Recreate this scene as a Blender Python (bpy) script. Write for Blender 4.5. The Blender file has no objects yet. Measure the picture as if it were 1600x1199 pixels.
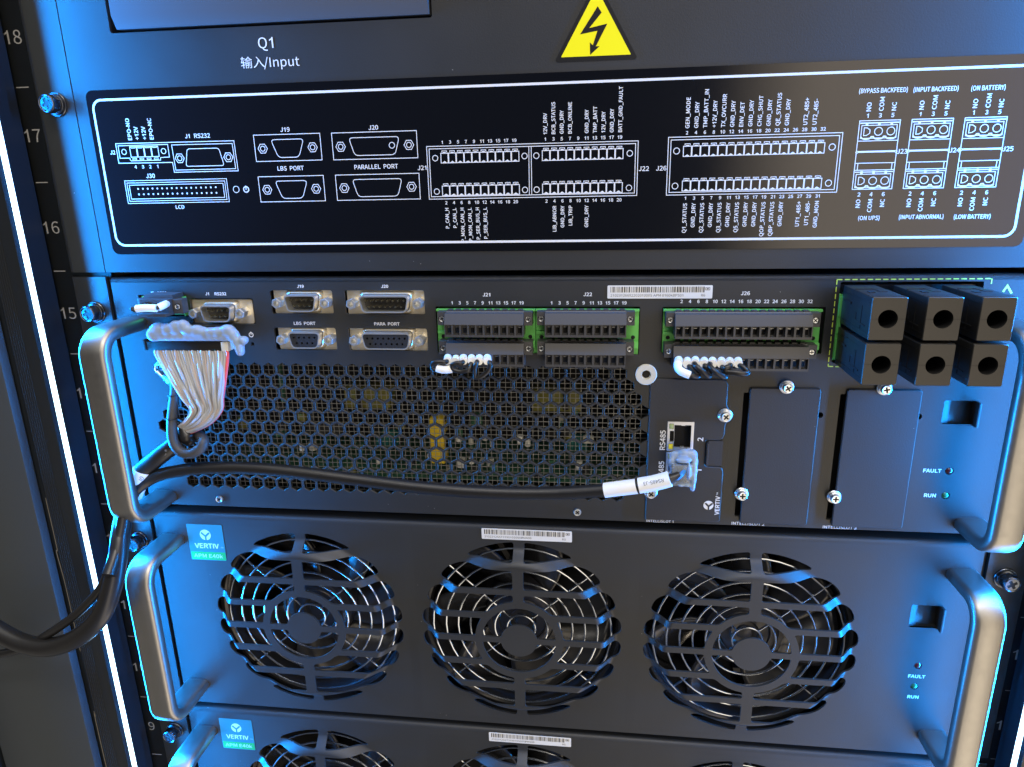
import bpy, bmesh, math, random
from mathutils import Vector, Matrix, noise
random.seed(4)
PI = math.pi
S = 0.001                                   # everything below is written in millimetres
scene = bpy.context.scene
COL = scene.collection

# ------------------------------------------------------------------ camera
CAM = (28.7, -333.4, 41.3)
RM = Matrix(((0.9927, -0.1197, -0.0141), (0.1188, 0.9522, 0.2814), (-0.0203, -0.2810, 0.9595)))   # columns: right, forward, up
FPX = 1090.7
cd = bpy.data.cameras.new("camera"); cam = bpy.data.objects.new("camera", cd); COL.objects.link(cam)
r, f, u = RM.col[0].normalized(), RM.col[1].normalized(), RM.col[2].normalized()
u = r.cross(f).normalized(); f = u.cross(r).normalized()
cam.matrix_world = Matrix(((r.x, u.x, -f.x, CAM[0]*S), (r.y, u.y, -f.y, CAM[1]*S), (r.z, u.z, -f.z, CAM[2]*S), (0, 0, 0, 1)))
cd.sensor_fit = 'HORIZONTAL'; cd.sensor_width = 36; cd.lens = FPX/1600*36
cd.clip_start = 0.01; cd.clip_end = 50
scene.camera = cam

def at(px, py, Y):
    """point (mm) at depth Y seen at photo pixel px,py: used to measure loose wires and cables"""
    d = r*((px-800)/FPX) + f - u*((py-599.5)/FPX)
    t = (Y-CAM[1])/d.y
    return (CAM[0]+t*d.x, Y, CAM[2]+t*d.z)

# ------------------------------------------------------------------ world: a dim hall, brighter ceiling, warm wall to the right
wd = bpy.data.worlds.new("World"); scene.world = wd; wd.use_nodes = True
nt = wd.node_tree; nt.nodes.clear()
def wn(t, **k):
    n = nt.nodes.new(t)
    for a, b in k.items(): setattr(n, a, b)
    return n
out = wn('ShaderNodeOutputWorld'); bg = wn('ShaderNodeBackground'); tc = wn('ShaderNodeTexCoord'); sep = wn('ShaderNodeSeparateXYZ')
nt.links.new(tc.outputs['Generated'], sep.inputs[0])
rampx = wn('ShaderNodeValToRGB'); rampz = wn('ShaderNodeValToRGB'); mx = wn('ShaderNodeMath', operation='MULTIPLY_ADD')
mx.inputs[1].default_value = .5; mx.inputs[2].default_value = .5
mz = wn('ShaderNodeMath', operation='MULTIPLY_ADD'); mz.inputs[1].default_value = .5; mz.inputs[2].default_value = .5
nt.links.new(sep.outputs[0], mx.inputs[0]); nt.links.new(sep.outputs[2], mz.inputs[0])
nt.links.new(mx.outputs[0], rampx.inputs[0]); nt.links.new(mz.outputs[0], rampz.inputs[0])
e = rampx.color_ramp.elements
e[0].position = 0.0; e[0].color = (.14, .13, .12, 1); e[1].position = 1.0; e[1].color = (.35, .28, .22, 1)
for p_, c_ in ((.20, (.08, .08, .09, 1)), (.30, (.03, .035, .05, 1)), (.50, (.03, .033, .042, 1)), (.575, (.06, .06, .06, 1)), (.63, (2.7, 2.25, 1.7, 1)), (.74, (2.7, 2.25, 1.7, 1)), (.80, (.35, .3, .25, 1))):
    q = e.new(p_); q.color = c_
e = rampz.color_ramp.elements
e[0].position = 0.0; e[0].color = (.17, .16, .14, 1); e[1].position = 1.0; e[1].color = (2.2, 2.15, 2.05, 1)
for p_, c_ in ((.28, (.17, .16, .14, 1)), (.42, (0, 0, 0, 1)), (.57, (0, 0, 0, 1)), (.68, (.13, .13, .125, 1)), (.88, (.35, .35, .34, 1))):
    q = e.new(p_); q.color = c_
add = wn('ShaderNodeMix', data_type='RGBA', blend_type='ADD'); add.inputs[0].default_value = 1
nt.links.new(rampx.outputs[0], add.inputs[6]); nt.links.new(rampz.outputs[0], add.inputs[7])
nt.links.new(add.outputs[2], bg.inputs[0]); bg.inputs[1].default_value = 1.0
nt.links.new(bg.outputs[0], out.inputs[0])

def area(name, loc, target, sx, sy, power, color):
    l = bpy.data.lights.new(name, 'AREA'); l.shape = 'RECTANGLE'; l.size = sx; l.size_y = sy; l.energy = power; l.color = color
    o = bpy.data.objects.new(name, l); COL.objects.link(o); o.location = loc
    o.rotation_euler = (Vector(target)-Vector(loc)).to_track_quat('-Z', 'Y').to_euler()
    return o
area("ceiling_light_panel", (.10, -.95, 1.35), (0, 0, 0), .9, .10, 9.0, (1, .94, .86))
area("ceiling_light_panel_behind", (-.15, -2.3, 1.5), (0, 0, -.1), 1.2, .12, 4.6, (1, .94, .86))
BLUE = (.001, .285, 1.0)
for sx in (-1, 1):                          # the light the two strips throw inwards across the modules, leaving from the strip itself
    l = bpy.data.lights.new("led_strip_light", 'AREA'); l.shape = 'RECTANGLE'; l.size = .0035; l.size_y = .63; l.energy = 4.2; l.color = BLUE; l.spread = math.radians(120)
    o = bpy.data.objects.new("led_strip_light", l); COL.objects.link(o)
    n_ = Vector((-sx*.98, -.199, 0)); yv = Vector((0, 0, 1)); zv = -n_; xv = yv.cross(zv)
    o.matrix_world = Matrix(((xv.x, yv.x, zv.x, -.2497 if sx < 0 else .2429), (xv.y, yv.y, zv.y, -.0180), (xv.z, yv.z, zv.z, -.125), (0, 0, 0, 1)))

scene.view_settings.view_transform = 'Standard'; scene.view_settings.look = 'None'
scene.view_settings.exposure = 0; scene.view_settings.gamma = 1
scene.render.engine = 'CYCLES'
try:
    scene.cycles.max_bounces = 8; scene.cycles.transmission_bounces = 6; scene.cycles.sample_clamp_indirect = 4
except Exception: pass

# ------------------------------------------------------------------ materials
def mat(name, col, rough=.5, metal=0, bump=None, spec=.5, coat=0, trans=0, sss=0, emit=None, estr=0, var=None, rvar=None, alpha=1, ior=1.45):
    m = bpy.data.materials.new(name); m.use_nodes = True; t = m.node_tree; b = t.nodes['Principled BSDF']
    b.inputs['Base Color'].default_value = (*col, 1); b.inputs['Roughness'].default_value = rough; b.inputs['Metallic'].default_value = metal
    b.inputs['Specular IOR Level'].default_value = spec; b.inputs['Coat Weight'].default_value = coat; b.inputs['Coat Roughness'].default_value = .08
    b.inputs['Transmission Weight'].default_value = trans; b.inputs['Subsurface Weight'].default_value = sss; b.inputs['Alpha'].default_value = alpha
    b.inputs['IOR'].default_value = ior
    if sss: b.inputs['Subsurface Radius'].default_value = (.004, .004, .005)
    if emit: b.inputs['Emission Color'].default_value = (*emit, 1); b.inputs['Emission Strength'].default_value = estr
    co = t.nodes.new('ShaderNodeTexCoord')
    if bump:
        prev = None
        for sc, st, dist in bump:
            n = t.nodes.new('ShaderNodeTexNoise'); n.inputs['Scale'].default_value = sc; n.inputs['Detail'].default_value = 3
            t.links.new(co.outputs['Object'], n.inputs['Vector'])
            bp = t.nodes.new('ShaderNodeBump'); bp.inputs['Strength'].default_value = st; bp.inputs['Distance'].default_value = dist
            t.links.new(n.outputs['Fac'], bp.inputs['Height'])
            if prev: t.links.new(prev.outputs[0], bp.inputs['Normal'])
            prev = bp
        t.links.new(prev.outputs[0], b.inputs['Normal'])
    if var:                                   # (scale, other colour)
        n = t.nodes.new('ShaderNodeTexNoise'); n.inputs['Scale'].default_value = var[0]; n.inputs['Detail'].default_value = 6
        t.links.new(co.outputs['Object'], n.inputs['Vector'])
        rp = t.nodes.new('ShaderNodeValToRGB'); rp.color_ramp.elements[0].position = .38; rp.color_ramp.elements[1].position = .66
        rp.color_ramp.elements[0].color = (*col, 1); rp.color_ramp.elements[1].color = (*var[1], 1)
        t.links.new(n.outputs['Fac'], rp.inputs[0]); t.links.new(rp.outputs[0], b.inputs['Base Color'])
    if rvar:
        n = t.nodes.new('ShaderNodeTexNoise'); n.inputs['Scale'].default_value = rvar[0]; n.inputs['Detail'].default_value = 5
        t.links.new(co.outputs['Object'], n.inputs['Vector'])
        mp = t.nodes.new('ShaderNodeMapRange'); mp.inputs[3].default_value = rvar[1]; mp.inputs[4].default_value = rvar[2]
        t.links.new(n.outputs['Fac'], mp.inputs[0]); t.links.new(mp.outputs[0], b.inputs['Roughness'])
    return m

def powder(name, base, rough=.42):
    """dark powder coat: fine orange peel and a scatter of pale dust specks"""
    m = mat(name, base, rough, bump=[(1300, .26, .0002), (3000, .22, .0001)], rvar=(30, rough-.05, rough+.09))
    t = m.node_tree; b = t.nodes['Principled BSDF']
    co = t.nodes.new('ShaderNodeTexCoord'); n = t.nodes.new('ShaderNodeTexVoronoi'); n.inputs['Scale'].default_value = 210; n.inputs['Randomness'].default_value = 1
    t.links.new(co.outputs['Object'], n.inputs['Vector'])
    k = t.nodes.new('ShaderNodeMath'); k.operation = 'LESS_THAN'; k.inputs[1].default_value = .045
    t.links.new(n.outputs['Distance'], k.inputs[0])
    n2 = t.nodes.new('ShaderNodeTexNoise'); n2.inputs['Scale'].default_value = 45; t.links.new(co.outputs['Object'], n2.inputs['Vector'])
    k2 = t.nodes.new('ShaderNodeMath'); k2.operation = 'GREATER_THAN'; k2.inputs[1].default_value = .60; t.links.new(n2.outputs['Fac'], k2.inputs[0])
    k3 = t.nodes.new('ShaderNodeMath'); k3.operation = 'MULTIPLY'; t.links.new(k.outputs[0], k3.inputs[0]); t.links.new(k2.outputs[0], k3.inputs[1])
    n3 = t.nodes.new('ShaderNodeTexNoise'); n3.inputs['Scale'].default_value = 14; n3.inputs['Detail'].default_value = 6; t.links.new(co.outputs['Object'], n3.inputs['Vector'])
    rp = t.nodes.new('ShaderNodeValToRGB'); rp.color_ramp.elements[0].position = .35; rp.color_ramp.elements[1].position = .7
    rp.color_ramp.elements[0].color = (*base, 1); rp.color_ramp.elements[1].color = tuple(c*1.22 for c in base)+(1,)
    t.links.new(n3.outputs['Fac'], rp.inputs[0])
    mixn = t.nodes.new('ShaderNodeMix'); mixn.data_type = 'RGBA'; t.links.new(k3.outputs[0], mixn.inputs[0])
    t.links.new(rp.outputs[0], mixn.inputs[6]); mixn.inputs[7].default_value = (.25, .25, .24, 1)
    t.links.new(mixn.outputs[2], b.inputs['Base Color'])
    return m

M = dict(
    panel=powder('powder_coat_panel', (.021, .022, .0225)),
    plate=powder('powder_coat_cover', (.021, .021, .022), .46),
    rail=mat('satin_black_rail', (.004, .005, .006), .40, bump=[(700, .1, .0001)], spec=.35),
    post=mat('anodised_post', (.010, .013, .018), .36, bump=[(500, .08, .0001)]),
    door=mat('door_paint', (.036, .043, .050), .5, bump=[(900, .2, .0002)], rvar=(12, .42, .6)),
    inside=mat('dark_interior', (.006, .006, .007), .6),
    film=mat('glossy_black_film', (.004, .0045, .006), .10, bump=[(28, .05, .0008)], rvar=(18, .07, .17), coat=.3),
    ink=mat('white_ink', (.74, .75, .76), .45),
    inkdim=mat('grey_ink', (.22, .22, .22), .5),
    inkyel=mat('yellow_green_ink', (.55, .68, .08), .5),
    handle=mat('satin_nickel_handle', (.33, .322, .305), .42, 1, bump=[(900, .2, .00015)], rvar=(300, .34, .46)),
    zinc=mat('zinc_screw', (.70, .73, .75), .30, 1),
    darkmetal=mat('black_nickel_screw', (.10, .11, .13), .26, 1),
    void=mat('recess_dark', (.004, .004, .005), .7),
    chrome=mat('bright_wire', (.46, .50, .56), .20, 1),
    meshwire=mat('screen_wire', (.42, .42, .41), .36, .6),
    fanp=mat('glossy_fan_plastic', (.020, .021, .024), .20, bump=[(60, .05, .0004)]),
    fanhub=mat('fan_hub_plastic', (.014, .014, .016), .28),
    nickel=mat('connector_shell', (.74, .66, .50), .36, .55, bump=[(220, .25, .0003)], rvar=(160, .22, .42)),
    tin=mat('connector_rim', (.80, .82, .83), .30, .85),
    gold=mat('contact_pin', (.85, .80, .62), .22, 1),
    green=mat('green_nylon', (.13, .50, .11), .42, sss=.05),
    plug=mat('dark_grey_nylon', (.050, .050, .053), .40, bump=[(500, .12, .0001)], rvar=(60, .33, .5)),
    hood=mat('black_plug_hood', (.022, .022, .022), .36, bump=[(600, .1, .0001)], rvar=(40, .28, .46)),
    insul=mat('black_insulator', (.010, .010, .010), .35),
    insulb=mat('blue_black_insulator', (.020, .024, .034), .4),
    cable=mat('black_cable_jacket', (.012, .012, .013), .24, bump=[(160, .12, .0006)], rvar=(50, .24, .38)),
    wire=mat('grey_wire', (.37, .39, .43), .42),
    wire2=mat('grey_pink_wire', (.42, .36, .35), .42),
    redwire=mat('red_wire', (.75, .09, .09), .42),
    sleeve=mat('white_sleeve', (.80, .81, .80), .42, sss=.1),
    hose=mat('dark_sleeving', (.040, .041, .043), .5, bump=[(400, .2, .0002)]),
    glue=mat('hot_glue', (.40, .49, .60), .20, sss=.5, trans=.35, bump=[(90, .25, .0008)]),
    clear=mat('clear_plastic', (.75, .85, .95), .10, trans=.75, bump=[(80, .2, .0006)]),
    yellow=mat('warning_yellow', (.90, .80, .005), .35),
    black=mat('warning_black', (.006, .006, .006), .35),
    paper=mat('label_paper', (.70, .70, .67), .5),
    bars=mat('label_bars', (.06, .06, .06), .5),
    foil=mat('foil_sticker', (.04, .24, .29), .28, .35, rvar=(60, .18, .45)),
    foilgreen=mat('foil_green', (.02, .42, .10), .35, .3),
    foilprint=mat('foil_print', (.45, .75, .80), .4, .1),
    beige=mat('beige_nylon', (.58, .57, .50), .45),
    breaker=mat('breaker_plastic', (.075, .078, .085), .42, bump=[(700, .15, .0001)]),
    blueled=mat('strip_diffuser', (.8, .8, .8), .5, emit=(.62, .93, 1.0), estr=4.0),
    ledred=mat('status_lamp_clear', (.10, .012, .015), .12, coat=.5),
    ledgreen=mat('status_lamp_green', (.02, .16, .08), .12, coat=.5),
    lednub=mat('port_lamp_green', (.35, .45, .22), .25, coat=.5),
    ledyel=mat('port_lamp_yellow', (.80, .72, .05), .25, coat=.5),
    pcb=mat('circuit_board', (.03, .11, .06), .4, var=(300, (.05, .17, .10))),
    tape=mat('yellow_tape', (.85, .62, .03), .35),
    tapedim=mat('ochre_tape', (.20, .19, .035), .45),
    white=mat('white_component', (.80, .80, .76), .4),
    teal=mat('teal_component', (.015, .13, .12), .4),
    gasket=mat('gasket', (.13, .12, .10), .5),
    lugm=mat('tinned_lug', (.75, .82, .84), .28, 1),
    bluewire=mat('blue_wire', (.03, .22, .60), .35),
)

# ------------------------------------------------------------------ mesh builder
FONTCACHE = {}
FONT = None
try:                                        # Blender's own interface font (a plain grotesque); the built-in one is the fallback
    import os
    fd = bpy.utils.system_resource('DATAFILES', path='fonts')
    FONT = bpy.data.fonts.load(os.path.join(fd, 'Noto Sans CJK Regular.woff2'))
except Exception: FONT = None
def curve_mesh(cu):
    o = bpy.data.objects.new('tmp', cu); COL.objects.link(o)
    dg = bpy.context.evaluated_depsgraph_get(); dg.update()
    me = bpy.data.meshes.new_from_object(o.evaluated_get(dg))
    vs = [tuple(v.co) for v in me.vertices]; fs = [tuple(p.vertices) for p in me.polygons]
    bpy.data.objects.remove(o); bpy.data.meshes.remove(me)
    return vs, fs
def raw(txt):
    cu = bpy.data.curves.new('t', 'FONT'); cu.body = txt; cu.size = 1; cu.dimensions = '2D'; cu.fill_mode = 'FRONT'; cu.resolution_u = 3
    if FONT: cu.font = FONT
    r_ = curve_mesh(cu); bpy.data.curves.remove(cu); return r_
def wid(v): return max(q[0] for q in v)-min(q[0] for q in v) if v else 0
CH = {}
def char(c):
    if c not in CH:
        HH = CH.setdefault('_HH', (wid(raw('HH')[0]), 0))[0]
        adv = wid(raw('H'+c+'H')[0])-HH
        if c == '1' and FONT:                # a plain one without a foot
            h = CH['H'][2] if 'H' in CH else char('H')[2]; adv = char('2')[1][0]
            P = [(.50, 0), (.50, 1), (.41, 1), (.33, .88), (.14, .775), (.14, .65), (.365, .765), (.365, 0)]
            CH[c] = (([(x*h, y*h, 0) for x, y in P], [tuple(range(8))]), (adv, 0), h)
        else:
            vs, fs = raw(c) if c != ' ' else ([], [])
            CH[c] = ((vs, fs), (adv, 0), max([v[1] for v in vs] or [0]))
    return CH[c]
def glyphs(txt):
    if txt not in FONTCACHE:
        V_, F_, x = [], [], 0
        for c in txt:
            (vs, fs), (adv, _), _h = char(c); b = len(V_)
            V_ += [(v[0]+x, v[1], 0) for v in vs]; F_ += [tuple(b+i for i in q) for q in fs]; x += adv
        FONTCACHE[txt] = (V_, F_)
    return FONTCACHE[txt]
_h = glyphs('H')[0]; CAPH = max(v[1] for v in _h)-min(v[1] for v in _h)

FXS = 1.12 if FONT else 1.0
class MB:
    def __init__(s): s.v = []; s.f = []; s.m = []; s.sm = []; s.mats = []; s.n = 0
    def add(s, vs, fs, m='panel', smooth=False):
        b = len(s.v); s.v += [tuple(v) for v in vs]
        if m not in s.mats: s.mats.append(m)
        k = s.mats.index(m)
        for q in fs: s.f.append(tuple(b+i for i in q)); s.m.append(k); s.sm.append(smooth)
        return s
    def box(s, x0, x1, y0, y1, z0, z1, m='panel', ch=0):
        if ch <= 0:
            vs = [(x, y, z) for z in (z0, z1) for y in (y0, y1) for x in (x0, x1)]
            fs = [(0, 2, 3, 1), (4, 5, 7, 6), (0, 1, 5, 4), (2, 6, 7, 3), (0, 4, 6, 2), (1, 3, 7, 5)]
            return s.add(vs, fs, m)
        bm = bmesh.new(); bmesh.ops.create_cube(bm, size=1)
        for v in bm.verts: v.co = Vector(((x0+x1)/2+v.co.x*(x1-x0), (y0+y1)/2+v.co.y*(y1-y0), (z0+z1)/2+v.co.z*(z1-z0)))
        bmesh.ops.bevel(bm, geom=list(bm.edges), offset=ch, segments=2, profile=.6, affect='EDGES')
        bm.verts.index_update()
        s.add([v.co[:] for v in bm.verts], [[v.index for v in q.verts] for q in bm.faces], m); bm.free(); return s
    def prism(s, poly, y0, y1, m='panel', smooth=False):
        """polygon in x,z extruded from y0 (front) to y1"""
        n = len(poly); a = sum(poly[i][0]*poly[(i+1) % n][1]-poly[(i+1) % n][0]*poly[i][1] for i in range(n))
        if a < 0: poly = poly[::-1]
        vs = [(x, y0, z) for x, z in poly]+[(x, y1, z) for x, z in poly]
        fs = [tuple(range(n)), tuple(range(2*n-1, n-1, -1))]
        s.add(vs, fs, m)
        return s.add(vs, [(i, i+n, (i+1) % n+n, (i+1) % n) for i in range(n)], m, smooth)
    def xprism(s, poly, x0, x1, m='panel'):
        """polygon in y,z extruded along x"""
        n = len(poly); vs = [(x0, y, z) for y, z in poly]+[(x1, y, z) for y, z in poly]
        return s.add(vs, [tuple(range(n)), tuple(range(2*n-1, n-1, -1))]+[(i, (i+1) % n, (i+1) % n+n, i+n) for i in range(n)], m)
    def zprism(s, poly, z0, z1, m='panel'):
        n = len(poly); vs = [(x, y, z0) for x, y in poly]+[(x, y, z1) for x, y in poly]
        return s.add(vs, [tuple(range(n)), tuple(range(2*n-1, n-1, -1))]+[(i, (i+1) % n, (i+1) % n+n, i+n) for i in range(n)], m)
    def lathe(s, cx, cz, prof, m='panel', n=24, smooth=True, rot=0, caps=True):
        """prof = [(radius, y)], axis along y"""
        vs = []; fs = []
        for rr, y in prof:
            for k in range(n):
                a = rot+2*PI*k/n; vs.append((cx+rr*math.cos(a), y, cz+rr*math.sin(a)))
        for i in range(len(prof)-1):
            for k in range(n): fs.append((i*n+k, i*n+(k+1) % n, (i+1)*n+(k+1) % n, (i+1)*n+k))
        if caps: fs.append(tuple(range(n-1, -1, -1))); fs.append(tuple(range((len(prof)-1)*n, len(prof)*n)))
        return s.add(vs, fs, m, smooth)
    def tube(s, pts, rad, m='cable', n=10, sub=6, closed=False, smooth=True, flat=1.0, spline=True, phase=0):
        P = [Vector(p) for p in pts]; R = rad if isinstance(rad, (list, tuple)) else [rad]*len(P)
        path = []; rr = []; N = len(P)
        if spline and N > 2:
            rng = N if closed else N-1
            for i in range(rng):
                p0, p1, p2, p3 = (P[(i-1) % N], P[i], P[(i+1) % N], P[(i+2) % N]) if closed else (P[max(i-1, 0)], P[i], P[i+1], P[min(i+2, N-1)])
                for k in range(sub):
                    t = k/sub; path.append(.5*((2*p1)+(p2-p0)*t+(2*p0-5*p1+4*p2-p3)*t*t+(3*p1-p0-3*p2+p3)*t**3)); rr.append(R[i]*(1-t)+R[(i+1) % N]*t)
            if not closed: path.append(P[-1]); rr.append(R[-1])
        else: path = P; rr = list(R)
        L = len(path); vs = []; fs = []; ref = Vector((0, 0, 1)); prevn = None
        for i, p in enumerate(path):
            t = (path[(i+1) % L]-path[i-1]) if closed else (path[min(i+1, L-1)]-path[max(i-1, 0)])
            t = t.normalized() if t.length > 1e-9 else Vector((0, 1, 0))
            if prevn is None: a = t.cross(ref) if abs(t.dot(ref)) < .9 else t.cross(Vector((1, 0, 0))); a.normalize()
            else: a = (prevn-t*prevn.dot(t)).normalized()
            prevn = a; b = t.cross(a)
            for k in range(n):
                w = 2*PI*k/n+phase; vs.append(tuple(p+a*rr[i]*math.cos(w)+b*rr[i]*flat*math.sin(w)))
        for i in range(L if closed else L-1):
            for k in range(n):
                j = (i+1) % L; fs.append((i*n+k, i*n+(k+1) % n, j*n+(k+1) % n, j*n+k))
        if not closed: fs.append(tuple(range(n-1, -1, -1))); fs.append(tuple(range((L-1)*n, L*n)))
        return s.add(vs, fs, m, smooth)
    def text(s, txt, x, z, h, y=-.12, m='ink', rot=0, align='C', xs=1.0, bold=0, width=None):
        """cap height h in mm, lying in the x,z plane and read from the front"""
        vs, fs = glyphs(txt)
        if not vs: return s
        k = h/CAPH; xs *= FXS; x0 = min(v[0] for v in vs); x1 = max(v[0] for v in vs); w = (x1-x0)*k*xs
        if width: xs *= width/w; w = width
        ox = {'C': -w/2, 'L': 0, 'R': -w}[align]; c, sn = math.cos(rot), math.sin(rot)
        reps = [(0, 0)] if not bold else [(0, 0), (bold, 0), (0, bold), (-bold, 0), (0, -bold)]
        for q, (bx, bz) in enumerate(reps):
            s.n += 1; yy = y-.0006*(s.n % 40)
            o = []
            for v in vs:
                lx = (v[0]-x0)*k*xs+ox+bx; lz = v[1]*k-h/2+bz
                o.append((x+lx*c-lz*sn, yy, z+lx*sn+lz*c))
            s.add(o, fs, m)
        return s
    def line(s, pts, w=.3, y=-.12, m='ink', closed=False):
        P = [Vector((p[0], p[1])) for p in pts]; n = len(P); L = []; Rr = []
        for i in range(n):
            a = (P[i]-P[i-1]) if (i or closed) else (P[1]-P[0]); b = (P[(i+1) % n]-P[i]) if (i < n-1 or closed) else (P[i]-P[i-1])
            a = a.normalized(); b = b.normalized(); t = (a+b); t = t.normalized() if t.length > 1e-6 else a
            nn = Vector((-t.y, t.x)); k = w/2/max(.35, abs(nn.dot(Vector((-a.y, a.x)))))
            L.append(P[i]+nn*k); Rr.append(P[i]-nn*k)
        s.n += 1; yy = y-.0006*(s.n % 40)
        vs = [(p.x, yy, p.y) for p in L]+[(p.x, yy, p.y) for p in Rr]
        fs = [(i, i+n, (i+1) % n+n, (i+1) % n) for i in range(n if closed else n-1)]
        return s.add(vs, fs, m)
    def rect(s, x0, x1, z0, z1, w=.3, y=-.12, m='ink'): return s.line([(x0, z0), (x1, z0), (x1, z1), (x0, z1)], w, y, m, True)
    def fill(s, x0, x1, z0, z1, y=-.12, m='ink'):
        s.n += 1; yy = y-.0006*(s.n % 40)
        return s.add([(x0, yy, z0), (x1, yy, z0), (x1, yy, z1), (x0, yy, z1)], [(0, 1, 2, 3)], m)
    def circ(s, x, z, rr, w=.3, y=-.12, m='ink', n=20, rot=0): return s.line([(x+rr*math.cos(rot+2*PI*k/n), z+rr*math.sin(rot+2*PI*k/n)) for k in range(n)], w, y, m, True)
    def disc(s, x, z, rr, y=-.12, m='ink', n=16):
        s.n += 1; yy = y-.0006*(s.n % 40)
        return s.add([(x+rr*math.cos(2*PI*k/n), yy, z+rr*math.sin(2*PI*k/n)) for k in range(n)], [tuple(range(n))], m)
    def plate(s, outline, holes, y0, y1, m='panel'):
        """flat sheet with holes, x,z outlines"""
        cu = bpy.data.curves.new('p', 'CURVE'); cu.dimensions = '2D'; cu.fill_mode = 'BOTH'; cu.extrude = (y1-y0)/2
        for poly in [outline]+list(holes):
            sp = cu.splines.new('POLY'); sp.points.add(len(poly)-1); sp.use_cyclic_u = True
            for q, (x, z) in zip(sp.points, poly): q.co = (x, z, 0, 1)
        vs, fs = curve_mesh(cu); bpy.data.curves.remove(cu); ym = (y0+y1)/2
        return s.add([(v[0], ym-v[2], v[1]) for v in vs], fs, m)
    def cplate(s, outline, holes, y0, y1, m, ch=.3):
        n = len(outline); a = sum(outline[i][0]*outline[(i+1) % n][1]-outline[(i+1) % n][0]*outline[i][1] for i in range(n))
        if a < 0: outline = outline[::-1]
        inn = []
        for i in range(n):
            p = Vector(outline[i]); d1 = (p-Vector(outline[i-1])).normalized(); d2 = (Vector(outline[(i+1) % n])-p).normalized()
            nn = Vector((-d1.y-d2.y, d1.x+d2.x)); nn = nn.normalized() if nn.length > 1e-6 else Vector((-d1.y, d1.x)); k = ch/max(.4, nn.dot(Vector((-d1.y, d1.x))))
            inn.append(tuple(p+nn*k))
        s.plate(inn, holes, y0, y1, m)
        s.add([(x, y0, z) for x, z in inn]+[(x, y0+ch, z) for x, z in outline]+[(x, y1, z) for x, z in outline], [(i+j*n, i+(j+1)*n, (i+1) % n+(j+1)*n, (i+1) % n+j*n)[::-1] for j in range(2) for i in range(n)], m)
        return s
    def build(s, name, parent=None, origin=(0, 0, 0), label=None, sharp=35, mods=None):
        ox, oy, oz = org(parent) if parent else origin
        me = bpy.data.meshes.new(name); me.from_pydata([((x-ox)*S, (y-oy)*S, (z-oz)*S) for x, y, z in s.v], [], s.f)
        for k in s.mats: me.materials.append(M[k])
        me.polygons.foreach_set('material_index', s.m); me.polygons.foreach_set('use_smooth', s.sm)
        me.validate(); me.update()
        try: me.set_sharp_from_angle(angle=math.radians(sharp))
        except Exception: pass
        o = bpy.data.objects.new(name, me); COL.objects.link(o)
        if parent: o.parent = parent
        else: o.location = (ox*S, oy*S, oz*S)
        if label: o['label'] = label
        return o
ORG = {}
def org(o):
    while o is not None:
        if o.name in ORG: return ORG[o.name]
        o = o.parent
    return (0, 0, 0)
def tag(o, label, cat, group=None, kind=None):
    o['label'] = label; o['category'] = cat
    if group: o['group'] = group
    if kind: o['kind'] = kind
    return o
def thing(name, loc, label, cat, group=None):
    o = bpy.data.objects.new(name, None); o.empty_display_size = .01; COL.objects.link(o)
    o.location = tuple(c*S for c in loc); ORG[o.name] = loc
    return tag(o, label, cat, group)
def copy_tree(o, parent=None):
    c = o.copy(); COL.objects.link(c)
    if parent: c.parent = parent
    for ch in list(o.children): copy_tree(ch, c)
    return c

def rrect(x0, x1, z0, z1, rad=1, n=4):
    o = []
    for cx, cz, a0 in ((x1-rad, z1-rad, 0), (x0+rad, z1-rad, 90), (x0+rad, z0+rad, 180), (x1-rad, z0+rad, 270)):
        for k in range(n+1):
            a = math.radians(a0+90*k/n); o.append((cx+rad*math.cos(a), cz+rad*math.sin(a)))
    return o
def circle(cx, cz, rr, n=24, rot=0): return [(cx+rr*math.cos(rot+2*PI*k/n), cz+rr*math.sin(rot+2*PI*k/n)) for k in range(n)]
def cross(cx, cz, a, w, rot=.3):
    pts = []
    for k in range(4):
        t = rot+k*PI/2
        for (px, pz) in ((a, -w), (a, w), (w, w)):
            pts.append((cx+px*math.cos(t)-pz*math.sin(t), cz+px*math.sin(t)+pz*math.cos(t)))
    return pts

def screw(mb, x, z, yb, R, H, m='zinc', washer=0, hexa=False, cr=.55, rot=.4):
    """cross-recess head standing off the surface yb towards the viewer"""
    if washer:
        mb.lathe(x, z, [(washer, yb), (washer, yb-.7), (washer-.25, yb-.95)], m, 28)
        mb.lathe(x, z, [(washer*.86, yb-.96), (washer*.86, yb-1.9), (washer*.8, yb-2.1)], m, 28); b = yb-2.1
    else: b = yb
    n = 6 if hexa else 28; top = b-H
    mb.lathe(x, z, [(R, b), (R, top+.6), (R*.95, top+.32)], m, n, smooth=not hexa, rot=rot)
    mb.lathe(x, z, [(R*.90, top+.3), (R*.90, top+.24)], 'void', 20)
    mb.plate(circle(x, z, R*.93, 28), [cross(x, z, R*cr, R*.17, rot)], top, top+.18, m)
    mb.tube([(x+R*.84*math.cos(2*PI*k/28), top-.02, z+R*.84*math.sin(2*PI*k/28)) for k in range(28)], R*.09, m, 6, 1, True, spline=False)
    mb.lathe(x, z, [(R*.95, top+.32), (R*.95, top+.1), (R*.93, top)], m, 28, caps=False)

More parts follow.
